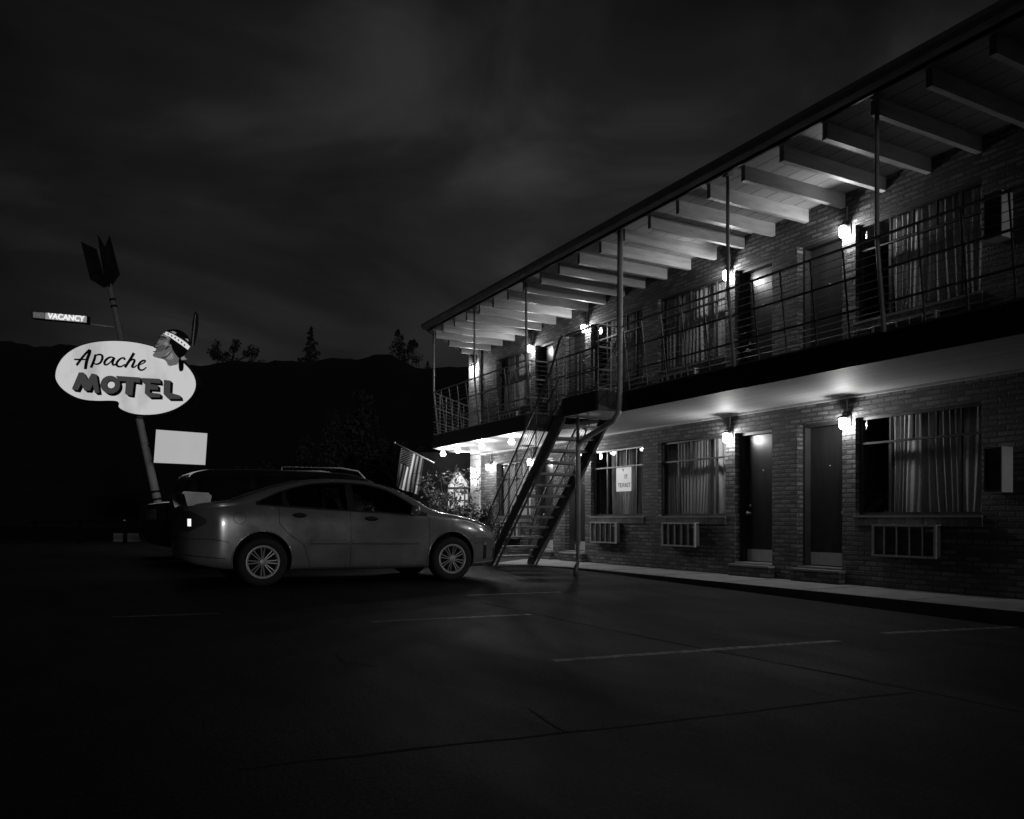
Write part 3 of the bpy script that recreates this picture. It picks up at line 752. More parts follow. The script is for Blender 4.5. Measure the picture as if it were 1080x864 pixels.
for px, h, kind, wid, lab, sd in ((245, 7.6, 'round', 1.1, 'wide round tree silhouetted on the ridge right of the motel sign', 11),
        (325, 3.4, 'round', 1.4, 'low bushy tree on the ridge at the foot of the tall ragged conifer', 12),
        (328, 8.0, 'conifer', 1.0, 'tall ragged conifer silhouetted on the ridge above the parked cars', 13),
        (421, 7.6, 'column', 1.9, 'left tree of the dark upright pair on the ridge near the roof corner', 14),
        (435, 6.6, 'column', 2.2, 'right tree of the dark upright pair on the ridge near the roof corner', 15),
        (451, 3.2, 'conifer', 1.0, 'small pointed tree on the ridge touching the far roof post', 16),
        (285, 3.0, 'round', 1.7, 'low wide bush on the ridge between the round tree and the conifer', 17),
        (20, 3.0, 'round', 2.0, 'low bush on the ridge at the left edge of the picture', 18)):
    q = on_ridge(px); tree('ridge_tree', lab, tuple(q), h, kind, sd, M['leaf_far'], 'trees along the ridge', leafs=1100, wid=wid, lsz=1.5)
for px, fwd, h, kind, wid, lab, sd in ((323, 42, 5.0, 'column', 1.3, 'dim flame shaped cypress behind the silver car roof', 21),
        (352, 46, 6.8, 'column', 1.2, 'dim narrow tree between the low cypress and the tall slope tree', 22),
        (382, 48, 8.4, 'column', 1.4, 'tallest dim tree on the dark slope left of the motel balcony', 23),
        (428, 44, 5.6, 'round', 1.0, 'dark rounded tree behind the hanging flag', 24),
        (262, 50, 5.2, 'round', 1.3, 'dark tree behind the blank lit panel', 25)):
    q = surv(px, HY, fwd); tree('slope_tree', lab, (q.x, q.y, gz(q.x, q.y)), h, kind, sd, M['leaf_far'], 'trees behind the parking lot', leafs=2600, wid=wid, lsz=1.1)

# ------------------------------------------------------------------ flag
fl = empty('american_flag', tuple(surv(458, 490, 19.2)), -TH, 'american flag hanging from a slanted pole beyond the silver car', 'flag')
def floc(px, py, dy=0): 
    s = 19.2/F; return Vector(((px-458)*s, dy, (490-py)*s))
b = MB(); b.tube([floc(458, 488.5), floc(417, 467.5)], .016, 8); b.build('flag_pole', M['post'], fl)
b = MB(); b.lathe([(0, -.03), (.02, -.02), (.028, 0), (.02, .02), (0, .03)], 'z', 12, tuple(floc(416.5, 467))); b.build('finial', M['steel'], fl)
def flag_mat():
    m, nt, bb = nm('flag_cloth'); uv = N(nt, 'ShaderNodeUVMap'); sp = N(nt, 'ShaderNodeSeparateXYZ'); L(nt, uv.outputs[0], sp.inputs[0])
    a = N(nt, 'ShaderNodeMath', operation='MULTIPLY'); a.inputs[1].default_value = 6.5; L(nt, sp.outputs['X'], a.inputs[0])
    f = N(nt, 'ShaderNodeMath', operation='FRACT'); L(nt, a.outputs[0], f.inputs[0])
    g = N(nt, 'ShaderNodeMath', operation='GREATER_THAN'); g.inputs[1].default_value = .5; L(nt, f.outputs[0], g.inputs[0])
    c = N(nt, 'ShaderNodeMix', data_type='RGBA'); L(nt, g.outputs[0], c.inputs['Factor']); c.inputs['A'].default_value = g3(.06); c.inputs['B'].default_value = g3(.85)
    l1 = N(nt, 'ShaderNodeMath', operation='LESS_THAN'); l1.inputs[1].default_value = 7/13; L(nt, sp.outputs['X'], l1.inputs[0])
    l2 = N(nt, 'ShaderNodeMath', operation='LESS_THAN'); l2.inputs[1].default_value = .4; L(nt, sp.outputs['Y'], l2.inputs[0])
    ml = N(nt, 'ShaderNodeMath', operation='MULTIPLY'); L(nt, l1.outputs[0], ml.inputs[0]); L(nt, l2.outputs[0], ml.inputs[1])
    d = N(nt, 'ShaderNodeMix', data_type='RGBA'); L(nt, ml.outputs[0], d.inputs['Factor']); L(nt, c.outputs['Result'], d.inputs['A']); d.inputs['B'].default_value = g3(.03)
    L(nt, d.outputs['Result'], bb.inputs['Base Color']); bb.inputs['Roughness'].default_value = .8
    return m
A, B_, C_, D_ = (423, 471), (447.5, 484), (440, 522), (416, 513)
def fpt(u, v):
    x = (A[0]*(1-u)+B_[0]*u)*(1-v)+(D_[0]*(1-u)+C_[0]*u)*v; y = (A[1]*(1-u)+B_[1]*u)*(1-v)+(D_[1]*(1-u)+C_[1]*u)*v
    return floc(x+1.2*v*math.sin(u*7+v*2), y, .05*math.sin(u*11+1.5*v)*(.3+v))
b = MB(); uvl = b.bm.loops.layers.uv.new('UVMap'); nu, nv = 39, 24
G = [[b.bm.verts.new(fpt(i/nu, j/nv)) for j in range(nv+1)] for i in range(nu+1)]
for i in range(nu):
    for j in range(nv):
        f = b.face([G[i][j], G[i+1][j], G[i+1][j+1], G[i][j+1]], True)
        for lp_, (a, c) in zip(f.loops, ((i, j), (i+1, j), (i+1, j+1), (i, j+1))): lp_[uvl].uv = (a/nu, c/nv)
cl = b.build('cloth', flag_mat(), fl, recalc=False)
b = MB()
for r in range(9):
    for c in range(6 if r % 2 == 0 else 5):
        u = (r+.75)/9.5*7/13; v = (c+(.7 if r % 2 == 0 else 1.2))/6.4*.4; ctr = fpt(u, v)+Vector((0, -.008, 0)); R = .013
        pts = [ctr+Vector((math.sin(k*PI/5)*R*(1 if k % 2 == 0 else .42), 0, math.cos(k*PI/5)*R*(1 if k % 2 == 0 else .42))) for k in range(10)]
        b.face(pts)
b.build('stars', noisy('star_white', .75, .8, 3, .8, .05, 0), cl)

# ------------------------------------------------------------------ motel sign
SD = 26.0; sc = SD/F
sg = empty('motel_sign', tuple(W((171-CX)*sc, SD, gz(-3, 24)-.0)), -TH, 'tall leaning arrow motel sign with lit palette shaped panel, head and feather', 'sign')
zb = sg.location.z; sg.location += W(0, .2, 0)
def sl_(px, py, dy=0, ref=None):
    d_ = SD+.2+(ref if ref is not None else (dy if dy else -.2))
    return Vector(((px-CX)*d_/F-(171-CX)*sc, dy, CAMZ+(HY-py)*d_/F-zb))
M['arrow'] = noisy('arrow_paint', .38, .48, 3, .5, .1, .1)
M['signface'] = None
def signface(name, hi, tilt):
    m, nt, bb = nm(name); tc = N(nt, 'ShaderNodeTexCoord'); nz = N(nt, 'ShaderNodeTexNoise'); nz.inputs['Scale'].default_value = .9; nz.inputs['Detail'].default_value = 3
    mp = N(nt, 'ShaderNodeMapping'); mp.inputs['Scale'].default_value = (1.2, 1, .6); L(nt, tc.outputs['Object'], mp.inputs[0]); L(nt, mp.outputs[0], nz.inputs['Vector'])
    c = ramp(nt, nz.outputs['Fac'], [(.3, hi*tilt), (.55, hi)])
    L(nt, c, bb.inputs['Emission Color']); bb.inputs['Emission Strength'].default_value = 1
    bb.inputs['Base Color'].default_value = g3(.5); bb.inputs['Roughness'].default_value = .3
    return m
M['face'] = signface('backlit_face', .50, .62); M['panel'] = signface('backlit_panel', .38, .95)
M['neon'] = emit('neon_letters', .85, 1); M['neonback'] = emit('neon_box_face', .20, 1); M['faint_glow'] = emit('faint_glow_letters', .06, 1)  # letters that are switched off still get a faint glow in their material
M['letter'] = emit('translucent_grey', .040, 1); M['letter'].node_tree.nodes['Principled BSDF'].inputs['Base Color'].default_value = g3(.08)
M['skin'] = emit('painted_skin', .065, 1); M['skin2'] = emit('painted_skin_shade', .02, 1); M['skin3'] = emit('painted_skin_light', .15, 1)
M['band'] = emit('headband_white', .62, 1); M['signblack'] = noisy('sign_black', .006, .012, 5, .5, .1, 0)
PD_ = .45; base = sl_(173.5, 562, 0, PD_) ; topp = sl_(115.2, 300, 0, PD_); PD = .45
b = MB(); b.tube([Vector((base.x+.35*0+.1, PD, -.3)), base+Vector((0, PD, 0)), topp+Vector((0, PD, 0))], [.16, .145, .085], 20); b.build('arrow_shaft', M['arrow'], sg)
for (a, r_) in ((316.5, .102), (323.5, .104), (519, .139), (527, .141)):
    fz = (562-a)/262; p = (base*(1-fz)+topp*fz)+Vector((0, PD, 0)); d = (base-topp).normalized(); b = MB(); b.tube([p-d*.035, p+d*.035], r_, 20); b.build('shaft_band', M['signblack'], sg)
def zm6(x, y): return (20+x/5.4, 240+y/5.4)
def plate(pts, y0, y1, name, mat, parent): 
    b = MB(); b.prism([(p.x, p.z) for p in [sl_(*q, 0, y0) for q in pts]], y0, y1, 'y'); return b.build(name, mat, parent)
for pts, yy in (([(352,80),(440,122),(497,335),(478,340),(405,295)], PD-.02), ([(515,45),(572,265),(530,325),(512,330),(488,112)], PD-.02)):
    plate([zm6(*q) for q in pts], yy, yy+.04, 'fletching', M['signblack'], sg)
# third vane points towards the viewer
plate([zm6(*q) for q in [(447,42),(462,62),(486,110),(505,250),(516,335),(492,322),(462,150)]], PD-.16, PD-.11, 'fletching', M['signblack'], sg)
# cabinet
def zm7(x, y): return (50+x/6.545, 355+y/6.545)
cab0 = [(45,270),(60,200),(110,125),(200,65),(310,33),(450,22),(600,32),(740,65),(860,115),(960,190),(1015,260),(1035,330),(1015,400),(960,460),(880,510),(780,540),(680,548),(590,540),(520,515),(487,490),(497,465),(480,448),(420,445),(340,448),(240,440),(160,410),(90,360),(55,310)]
def smooth_loop(P, it=2):
    for _ in range(it):
        Q = []
        for i in range(len(P)):
            a, c = P[i], P[(i+1) % len(P)]; Q += [(a[0]*.75+c[0]*.25, a[1]*.75+c[1]*.25), (a[0]*.25+c[0]*.75, a[1]*.25+c[1]*.75)]
        P = Q
    return P
cabp = [zm7(*q) for q in smooth_loop(cab0)]
cab = plate(cabp, -.20, .20, 'sign_cabinet', M['signblack'], sg)
ctr = (zm7(545, 285))
facep = [(ctr[0]+(x-ctr[0])*.985, ctr[1]+(y-ctr[1])*.975) for x, y in cabp]
plate(facep, -.215, -.201, 'sign_face', M['face'], cab)
def zA(x, y): return (55+x/13.5, 360+y/13.5)
def zB(x, y): return (130+x/13.5, 370+y/13.5)
def letterpoly(P, z, holes=()):
    pts = [z(*q) for q in P]
    # black drop block behind, grey face in front
    b = MB()
    for k in range(7):
        o = k*.33
        b.prism([(p.x, p.z) for p in [sl_(x+o*1.35, y+o*1.25) for x, y in pts]], -.235+.001*k, -.2345+.001*k, 'y')
    big_ = []
    c0 = (sum(p[0] for p in pts)/len(pts), sum(p[1] for p in pts)/len(pts))
    b.build('letter_shadow', M['signblack'], cab)
    b = MB(); b.prism([(p.x, p.z) for p in [sl_(*q) for q in pts]], -.262, -.2362, 'y'); b.build('letter', M['letter'], cab)
Mp = [(395,448),(455,448),(520,560),(575,462),(640,475),(680,735),(620,738),(590,610),(545,705),(470,700),(425,600),(375,700),(300,690),(300,670)]
letterpoly(Mp, zA)
# O as a ring made of wedge plates
oc = zA(838, 622)
for nm_, mt, y0, y1, ex in (('letter_shadow', M['signblack'], -.235, -.2345, 1), ('letter', M['letter'], -.262, -.2362, 0)):
    b = MB(); n = 32
    for rep in range(7 if ex else 1):
        o = rep*.33
        ro, ri = [], []
        for k in range(n):
            a = 2*PI*k/n; ro.append(sl_(oc[0]+9.9*math.cos(a)*1.02+(o*1.35), oc[1]+9.4*math.sin(a)+o*1.25)); ri.append(sl_(oc[0]+.6+(4.6 if not ex else 4.0)*math.cos(a)+o*.2, oc[1]+(4.5 if not ex else 3.7)*math.sin(a)+o*.2))
        yy0 = y0+.001*rep
        A0 = [b.bm.verts.new((p.x, yy0, p.z)) for p in ro]; A1 = [b.bm.verts.new((p.x, yy0, p.z)) for p in ri]
        B0 = [b.bm.verts.new((p.x, y1+.001*rep, p.z)) for p in ro]; B1 = [b.bm.verts.new((p.x, y1+.001*rep, p.z)) for p in ri]
        for k in range(n):
            j = (k+1) % n
            b.face([A0[k], A0[j], A1[j], A1[k]]); b.face([B0[k], B1[k], B1[j], B0[j]]); b.face([A0[k], B0[k], B0[j], A0[j]]); b.face([A1[k], A1[j], B1[j], B1[k]])
    b.build(nm_, mt, cab)
letterpoly([(-95,362),(250,385),(243,460),(158,446),(135,640),(60,630),(38,612),(50,440),(-20,432),(-55,440),(-70,400)], zB)
letterpoly([(270,392),(530,405),(540,470),(400,455),(392,480),(500,495),(500,560),(385,552),(382,600),(535,615),(530,665),(375,665),(318,610),(325,465),(285,455)], zB)
letterpoly([(590,420),(680,428),(672,600),(815,640),(825,688),(650,688),(585,620)], zB)
# script name: brush strokes
def stroke(pts, ws, z, it=2):
    P = [z(*q) for q in pts]
    for _ in range(it):
        Q = [P[0]]; Wq = [ws[0]]
        for i in range(len(P)-1):
            a, c = P[i], P[i+1]; Q += [(a[0]*.75+c[0]*.25, a[1]*.75+c[1]*.25), (a[0]*.25+c[0]*.75, a[1]*.25+c[1]*.75)]; Wq += [ws[i]*.75+ws[i+1]*.25, ws[i]*.25+ws[i+1]*.75]
        Q.append(P[-1]); Wq.append(ws[-1]); P, ws = Q, Wq
    pv = None
    for i, p in enumerate(P):
        a, c = P[max(0, i-1)], P[min(len(P)-1, i+1)]; tx, ty = c[0]-a[0], c[1]-a[1]; l = math.hypot(tx, ty) or 1
        nx, ny = -ty/l*ws[i]/2, tx/l*ws[i]/2
        q0, q1 = sl_(p[0]+nx, p[1]+ny), sl_(p[0]-nx, p[1]-ny)
        cur = [sb.bm.verts.new((q.x, yy, q.z)) for q in (q0, q1) for yy in (-.240, -.218)]
        if pv:
            sb.face([pv[0], cur[0], cur[2], pv[2]]); sb.face([pv[1], pv[3], cur[3], cur[1]]); sb.face([pv[0], pv[1], cur[1], cur[0]]); sb.face([pv[2], cur[2], cur[3], pv[3]])
        pv = cur
def script(strokes):
    global sb
    for z, pts, ws in strokes:
        stroke(pts, ws, z)
SCR = [
 [(zA, [(355,345),(430,240),(500,160),(545,125)], [2.4,2.2,2.2,2.6]), (zA, [(545,125),(545,160),(500,270),(480,400)], [2.6,3,3.2,3]), (zA, [(322,262),(380,262),(500,262)], [1.4,1.8,1.2])],
 [(zA, [(625,190),(610,260),(560,380)], [2,2.6,2.6]), (zA, [(605,235),(650,190),(720,195),(725,250),(690,320),(620,335),(595,300)], [1,1.6,2.2,2.4,2,1.4,1])],
 [(zA, [(885,235),(830,225),(765,270),(745,325),(780,345),(840,300),(885,235)], [1.2,1.8,2.4,2.4,1.6,1.2,1.2]), (zA, [(895,235),(860,310),(880,350),(925,320)], [2.4,2.4,2,.9])],
 [(zA, [(1035,270),(1040,240),(990,240),(925,300),(925,355),(985,370),(1045,330)], [2,1.8,1.6,2.4,2.4,1.6,.9])],
 [(zB, [(160,35),(110,120),(30,240)], [2.8,2.6,2.6]), (zB, [(60,190),(130,125),(175,130),(150,190),(125,235),(165,240),(200,205)], [1,1.5,2.2,2.4,2.2,1.6,.9])],
 [(zB, [(205,215),(280,190),(330,150),(300,135),(240,170),(215,240),(250,285),(305,270),(335,235)], [.9,1,1.6,1.7,2.2,2.5,1.9,1.4,.9])],
]
for s_ in SCR:
    sb = MB(); script(s_); sb.build('letter', M['signblack'], cab)
# head relief
def zH(x, y): return (150+x/13.5, 330+y/13.5)
hd = plate([zH(*q) for q in smooth_loop([(300,290),(262,325),(236,378),(222,418),(196,448),(186,492),(198,508),(188,540),(176,568),(150,592),(152,618),(205,640),(290,655),(345,690),(372,760),(440,745),(512,728),(520,600),(560,420),(450,300)], 1)], -.30, -.22, 'head', M['skin'], sg)
plate([zH(*q) for q in smooth_loop([(330,250),(430,232),(520,238),(600,280),(660,345),(700,430),(655,530),(600,600),(560,660),(520,645),(450,560),(415,480),(410,380),(350,300)], 1)], -.325, -.305, 'hair', M['signblack'], hd)
bandp = [(300,288),(345,268),(440,305),(540,365),(620,420),(678,478),(645,525),(560,460),(450,385),(380,335),(330,315)]
bd = plate([zH(*q) for q in bandp], -.36, -.332, 'headband', M['band'], hd)
b = MB()
for cx_, cy_ in ((350,300),(400,318),(450,345),(500,372),(545,405),(590,437),(632,475)):
    b.prism([(p.x, p.z) for p in [sl_(*zH(cx_+14*math.cos(a)*1.0, cy_+16*math.sin(a))) for a in (0, PI/2, PI, 3*PI/2)]], -.368, -.361, 'y')
b.build('bead_pattern', M['letter'], bd)
for pts, mt, nm_ in (([(210,470),(300,450),(340,480),(300,540),(240,560),(205,530)], 'skin2', 'cheek_shade'), ([(262,345),(330,345),(370,380),(330,392),(270,375)], 'skin2', 'brow_shade'),
        ([(330,590),(400,540),(440,600),(440,650),(380,670),(340,640)], 'skin3', 'jaw_highlight'), ([(300,425),(350,415),(370,450),(330,470)], 'skin3', 'cheek_highlight'), ([(372,380),(400,375),(400,450),(380,460)], 'skin2', 'temple_shade')):
    plate([zH(*q) for q in smooth_loop(pts, 1)], -.312, -.302, nm_, M[mt], hd)
sb = MB()
_sl = sl_
for pts, ws in (([(258,368),(300,352),(345,358),(370,372)], [1.0,1.3,1.2,.6]), ([(262,392),(290,384),(322,392)], [.5,1.0,.5]), ([(205,452),(232,462),(262,452)], [.6,.9,.4]),
        ([(190,505),(222,512),(245,503)], [.5,.8,.4]), ([(178,562),(208,566),(236,556)], [.6,1.0,.5]), ([(352,540),(380,500),(412,490)], [.6,1.2,.8]), ([(430,400),(420,430),(432,460)], [1,1.6,1]),
        ([(292,655),(345,648),(392,620),(440,560)], [.6,.9,.9,.5])):
    stroke2 = [zH(*q) for q in pts]
    stroke(pts, ws, zH)
for v in sb.bm.verts: v.co.y -= .09
sb.build('face_line', M['signblack'], hd)
plate([zH(*q) for q in smooth_loop([(515,640),(585,650),(588,790),(578,820),(548,838),(520,815)], 1)], -.335, -.315, 'braid', M['signblack'], hd)
plate([zH(*q) for q in [(548,640),(600,612),(608,640),(640,660),(600,668),(560,675)]], -.345, -.337, 'braid_tie', M['skin3'], hd)
plate([zH(*q) for q in [(400,268),(450,262),(490,285),(460,300)]], -.338, -.328, 'hair_highlight', M['skin3'], hd)
plate([zH(*q) for q in [(610,365),(650,372),(665,405),(640,400)]], -.338, -.328, 'hair_highlight', M['skin3'], hd)
ft = plate([zH(*q) for q in [(690,460),(700,300),(715,120),(735,20),(760,-25),(795,30),(800,160),(775,330),(735,470)]], -.27, -.25, 'feather', M['fascia'], sg)
plate([zH(*q) for q in [(705,460),(735,200),(755,20),(762,20),(750,200),(722,470)]], -.276, -.271, 'quill', M['gutter'], ft)
# blank lit panel
pq = [(164.3, 452.6), (219, 456.7), (216.7, 491), (161.7, 488.5)]
pn2 = plate(pq, .15, .40, 'reader_board', M['signblack'], sg)
cc = (190.4, 472.2)
plate([(cc[0]+(x-cc[0])*.985, cc[1]+(y-cc[1])*.97) for x, y in pq], .138, .149, 'lit_panel', M['panel'], pn2)
b = MB(); b.bar(sl_(150, 470, .42), sl_(190, 472, .42), .06, .06); b.bar(sl_(154, 486, .42), sl_(190, 486, .42), .06, .06); b.build('panel_bracket', M['signblack'], sg)
# vacancy box
vq = [(33.2, 328.0), (92, 333.0), (91.8, 341), (33.6, 335.8)]
vb = plate(vq, -.12, .08, 'vacancy_box', M['signblack'], sg)
plate([(48, 329.8), (91.4, 333.6), (91.2, 340.3), (47.6, 336.4)], -.127, -.121, 'lit_face', M['neonback'], vb)
plate([(34.6, 328.9), (47.4, 329.9), (47.1, 336.2), (34.8, 335.1)], -.127, -.121, 'dim_face', emit('dim_box_face', .035, 1), vb)
va = math.atan2(-5.0, 58.8)
tx = text('VACANCY', .25, tuple(sl_(69.6, 335.0, -.14)), (PI/2, -va, 0), M['neon'], vb, 'lettering', .006, w=.004)
tx2 = text('NO', .2, tuple(sl_(40.5, 332.4, -.14)), (PI/2, -va, 0), M['faint_glow'], vb, 'lettering', .004)
b = MB(); b.tube([sl_(90, 341.5, .1), sl_(121, 345, PD)], .03, 8); b.build('arm', M['gutter'], sg)
# planter kerb and rail fence by the sign
p0 = surv(150, 575, 25); q = empty('planter_kerb', (p0.x, p0.y, gz(p0.x, p0.y)), -TH, 'low concrete planter kerb around the foot of the arrow sign', 'planter')
b = MB(); b.box((-.9, 0, -.1), (2.2, .2, .3)); b.box((-.9, .2, -.1), (-.7, 2.2, .3)); b.build('kerb_block', M['kerb'], q)
b = MB(); b.box((-.7, .2, -.1), (2.2, 2.2, .22)); b.build('soil', M['bark'], q)
p0 = surv(132, 560, 23); fe = empty('rail_fence', (p0.x, p0.y, gz(p0.x, p0.y)), -TH, 'low dark rail fence running left from the arrow sign', 'fence')
for k in range(-2, 2):
    b = MB(); b.box((k*1.3-.04, -.04, -.1), (k*1.3+.04, .04, .72)); b.build('fence_post', M['tar'], fe)
for z in (.3, .6):
    b = MB(); b.box((-2.7, -.07, z), (1.4, -.042, z+.06)); b.build('fence_rail', M['tar'], fe)
b = MB(); b.lathe([(0, 0), (.03, 0), (.03, .01), (0, .012)], 'y', 12, (0, -.06, .66)); b.build('reflector', M['white'], fe)

# ------------------------------------------------------------------ cars
def paint(name, v, metal=.7, rough=.28):
    m, nt, b = nm(name); b.inputs['Base Color'].default_value = g3(v); b.inputs['Metallic'].default_value = metal
    b.inputs['Roughness'].default_value = rough; b.inputs['Coat Weight'].default_value = 1; b.inputs['Coat Roughness'].default_value = .04
    tc = N(nt, 'ShaderNodeTexCoord'); nz = N(nt, 'ShaderNodeTexNoise'); nz.inputs['Scale'].default_value = 3; nz.inputs['Detail'].default_value = 8; L(nt, tc.outputs['Object'], nz.inputs['Vector'])
    L(nt, ramp(nt, nz.outputs['Fac'], [(.3, v*.86), (.7, v*1.05)]), b.inputs['Base Color'])
    L(nt, ramp(nt, nz.outputs['Fac'], [(.3, rough-.05), (.7, rough+.08)]), b.inputs['Roughness'])
    return m
M['tyre'] = noisy('tyre_rubber', .012, .02, 20, .75, .1, .2)
M['rim'] = noisy('alloy_rim', .42, .5, 8, .4, .05, 0, metallic=.3)
M['cglass'] = noisy('car_glass', .006, .012, 3, .05, .02, 0, spec=.6)
M['lens'] = noisy('lamp_lens', .5, .6, 6, .12, .05, 0, spec=.8, metallic=.5)
M['redlens'] = noisy('tail_lens', .05, .08, 6, .08, .03, 0, spec=.9)
M['trim'] = noisy('black_trim', .012, .02, 12, .45, .1, 0)
M['tail_glint'] = emit('glint_glow', .9, 1.2)  # emission standing in for a glint on the tail lens
M['mould'] = noisy('body_mould', .22, .28, 6, .4, .05, 0)
M['well'] = noisy('wheel_well', .004, .008, 6, .9, .05, 0)

def bspl(P, n):
    """clamped quadratic b-spline through control polygon"""
    out = []; m = len(P)-2
    for i in range(n+1):
        t = i/n*m; k = min(int(t), m-1); f = t-k
        a = P[k] if k == 0 else ((P[k][0]+P[k+1][0])/2, (P[k][1]+P[k+1][1])/2)
        c = P[k+2] if k == m-1 else ((P[k+1][0]+P[k+2][0])/2, (P[k+1][1]+P[k+2][1])/2)
        b_ = P[k+1]
        out.append(tuple(a[j]*(1-f)**2+2*b_[j]*f*(1-f)+c[j]*f*f for j in (0, 1)))
    return out
class Car:
    def __init__(s, name, label, cat, loc, rz, cfg, body_mat, pitch=0, scale=1):
        s.c = cfg; s.top = mc(*zip(*cfg['top'])); s.sh = mc(*zip(*cfg['shoulder'])); s.w = mc(*zip(*cfg['width'])); s.bot = mc(*zip(*cfg['bottom']))
        s.root = empty(name, loc, rz, label, cat); s.root.rotation_euler = (0, pitch, rz); s.root.scale = (scale,)*3
        s.x0, s.x1 = cfg['top'][0][0], cfg['top'][-1][0]; s.cache = {}
        s.body(body_mat)
    def ctrl(s, x):
        Wd, zb, zs, zt = s.w(x), s.bot(x), s.sh(x), s.top(x)
        g = max(.02, zt-zs); tum = s.c.get('tumble', .40)
        wr = Wd*.955-tum*g
        zm = zb+(zs-zb)*.55
        return [(0, zb), (Wd*.75, zb), (Wd*.95, zb+.015), (Wd*.985, zb+.10), (Wd*1.0, zm), (Wd*.995, zs-.16*(zs-zb)), (Wd*.965, zs-.01), (Wd*.955-tum*g*.25, zs+g*.28),
                (wr+.04, zt-.10*min(1, g/.3)), (wr-.03, zt-.012), (wr-.16, zt+.0), (wr*.4, zt+.008), (0, zt+.01)]
    def sec(s, x):
        k = round(x, 4)
        if k not in s.cache: s.cache[k] = bspl(s.ctrl(x), 44)
        return s.cache[k]
    def ys(s, x, z):
        P = s.sec(x); best = 0
        for (a, c) in zip(P, P[1:]):
            if (a[1]-z)*(c[1]-z) <= 0 and abs(a[1]-c[1]) > 1e-7:
                f = (z-a[1])/(c[1]-a[1]); best = max(best, a[0]+(c[0]-a[0])*f)
        return best
    def body(s, mat):
        xs_ = []; n = 96
        for i in range(n+1):
            u = i/n; xs_.append(s.x0+(s.x1-s.x0)*(.5-.5*math.cos(PI*u))*.5+(s.x1-s.x0)*u*.5)
        b = MB(); rings = []
        for x in xs_:
            P = s.sec(x); ring = [b.bm.verts.new((x, -p[0], p[1])) for p in P] + [b.bm.verts.new((x, p[0], p[1])) for p in P[-2:0:-1]]
            rings.append(ring)
        m = len(rings[0])
        for r0, r1 in zip(rings, rings[1:]):
            for k in range(m): b.face([r0[k], r0[(k+1)%m], r1[(k+1)%m], r1[k]], True)
        b.face(rings[0]); b.face(rings[-1])
        bd = b.build('body', [mat, M['well']], s.root)
        cut = MB(); R = s.c['arch']
        for ax in s.c['axles']:
            for sgn in (-1, 1): cut.lathe([(R, .52*sgn), (R, 1.3*sgn)], 'y', 48, (ax, 0, s.c['wr']+.02), False)
        if s.c.get('cabin'):
            pl = s.c['cabin']; n_ = len(pl)
            cut.prism(pl, -1.2, 1.2, 'y')
        cut.mi = 0
        co = cut.build('cutter', M['well'], s.root)
        md = bd.modifiers.new('cut', 'BOOLEAN'); md.operation = 'DIFFERENCE'; md.object = co; md.solver = 'EXACT'
        dg = bpy.context.evaluated_depsgraph_get(); dg.update(); me = bpy.data.meshes.new_from_object(bd.evaluated_get(dg))
        bd.modifiers.clear(); bd.data = me; bpy.data.objects.remove(co)
        for p in me.polygons:
            c = p.center
            for ax in s.c['axles']:
                if abs(math.hypot(c.x-ax, c.z-s.c['wr']-.02)-R) < .02 and abs(p.normal.y) < .3 and abs(c.y) < s.w(c.x)*1.01: p.material_index = 1
                if s.c.get('cabin') and c.z > .86 and abs(c.y) < s.ys(c.x, c.z)-.012 and min(q[0] for q in s.c['cabin'])-.01 < c.x < max(q[0] for q in s.c['cabin'])+.01 and c.z < 1.36: 
                    if abs(p.normal.y) < .12 and c.z < s.top(c.x)-.02: p.material_index = 1
                if math.hypot(c.x-ax, c.z-s.c['wr']-.02) < R+.001 and abs(abs(c.y)-.52) < .01: p.material_index = 1
        me.set_sharp_from_angle(angle=math.radians(32)); s.bd = bd
    def patch(s, name, mat, xa, xb, lo, hi, off=.006, nx=26, nz=8, sides=(-1, 1), parent=None):
        res = []
        for sd in sides:
            b = MB()
            def f(u, v):
                x = xa+(xb-xa)*u; z0, z1 = lo(x), hi(x); z = z0+(z1-z0)*v
                return (x, sd*(s.ys(x, z)+off), z)
            b.grid(f, nx, nz); res.append(b.build(name, mat, parent or s.root, recalc=False))
        return res
    def seam(s, pts, r=.0035, sides=(-1, 1), mat='trim', name='panel_seam', off=.0):
        for sd in sides:
            b = MB(); Q = []
            for a, c in zip(pts, pts[1:]):
                n = max(2, int(math.hypot(a[0]-c[0], a[1]-c[1])/.04))
                for k in range(n): Q.append((a[0]+(c[0]-a[0])*k/n, a[1]+(c[1]-a[1])*k/n))
            Q.append(pts[-1]); b.tube([(x, sd*(s.ys(x, z)+off), z) for x, z in Q], r, 5); b.build(name, M[mat], s.root)
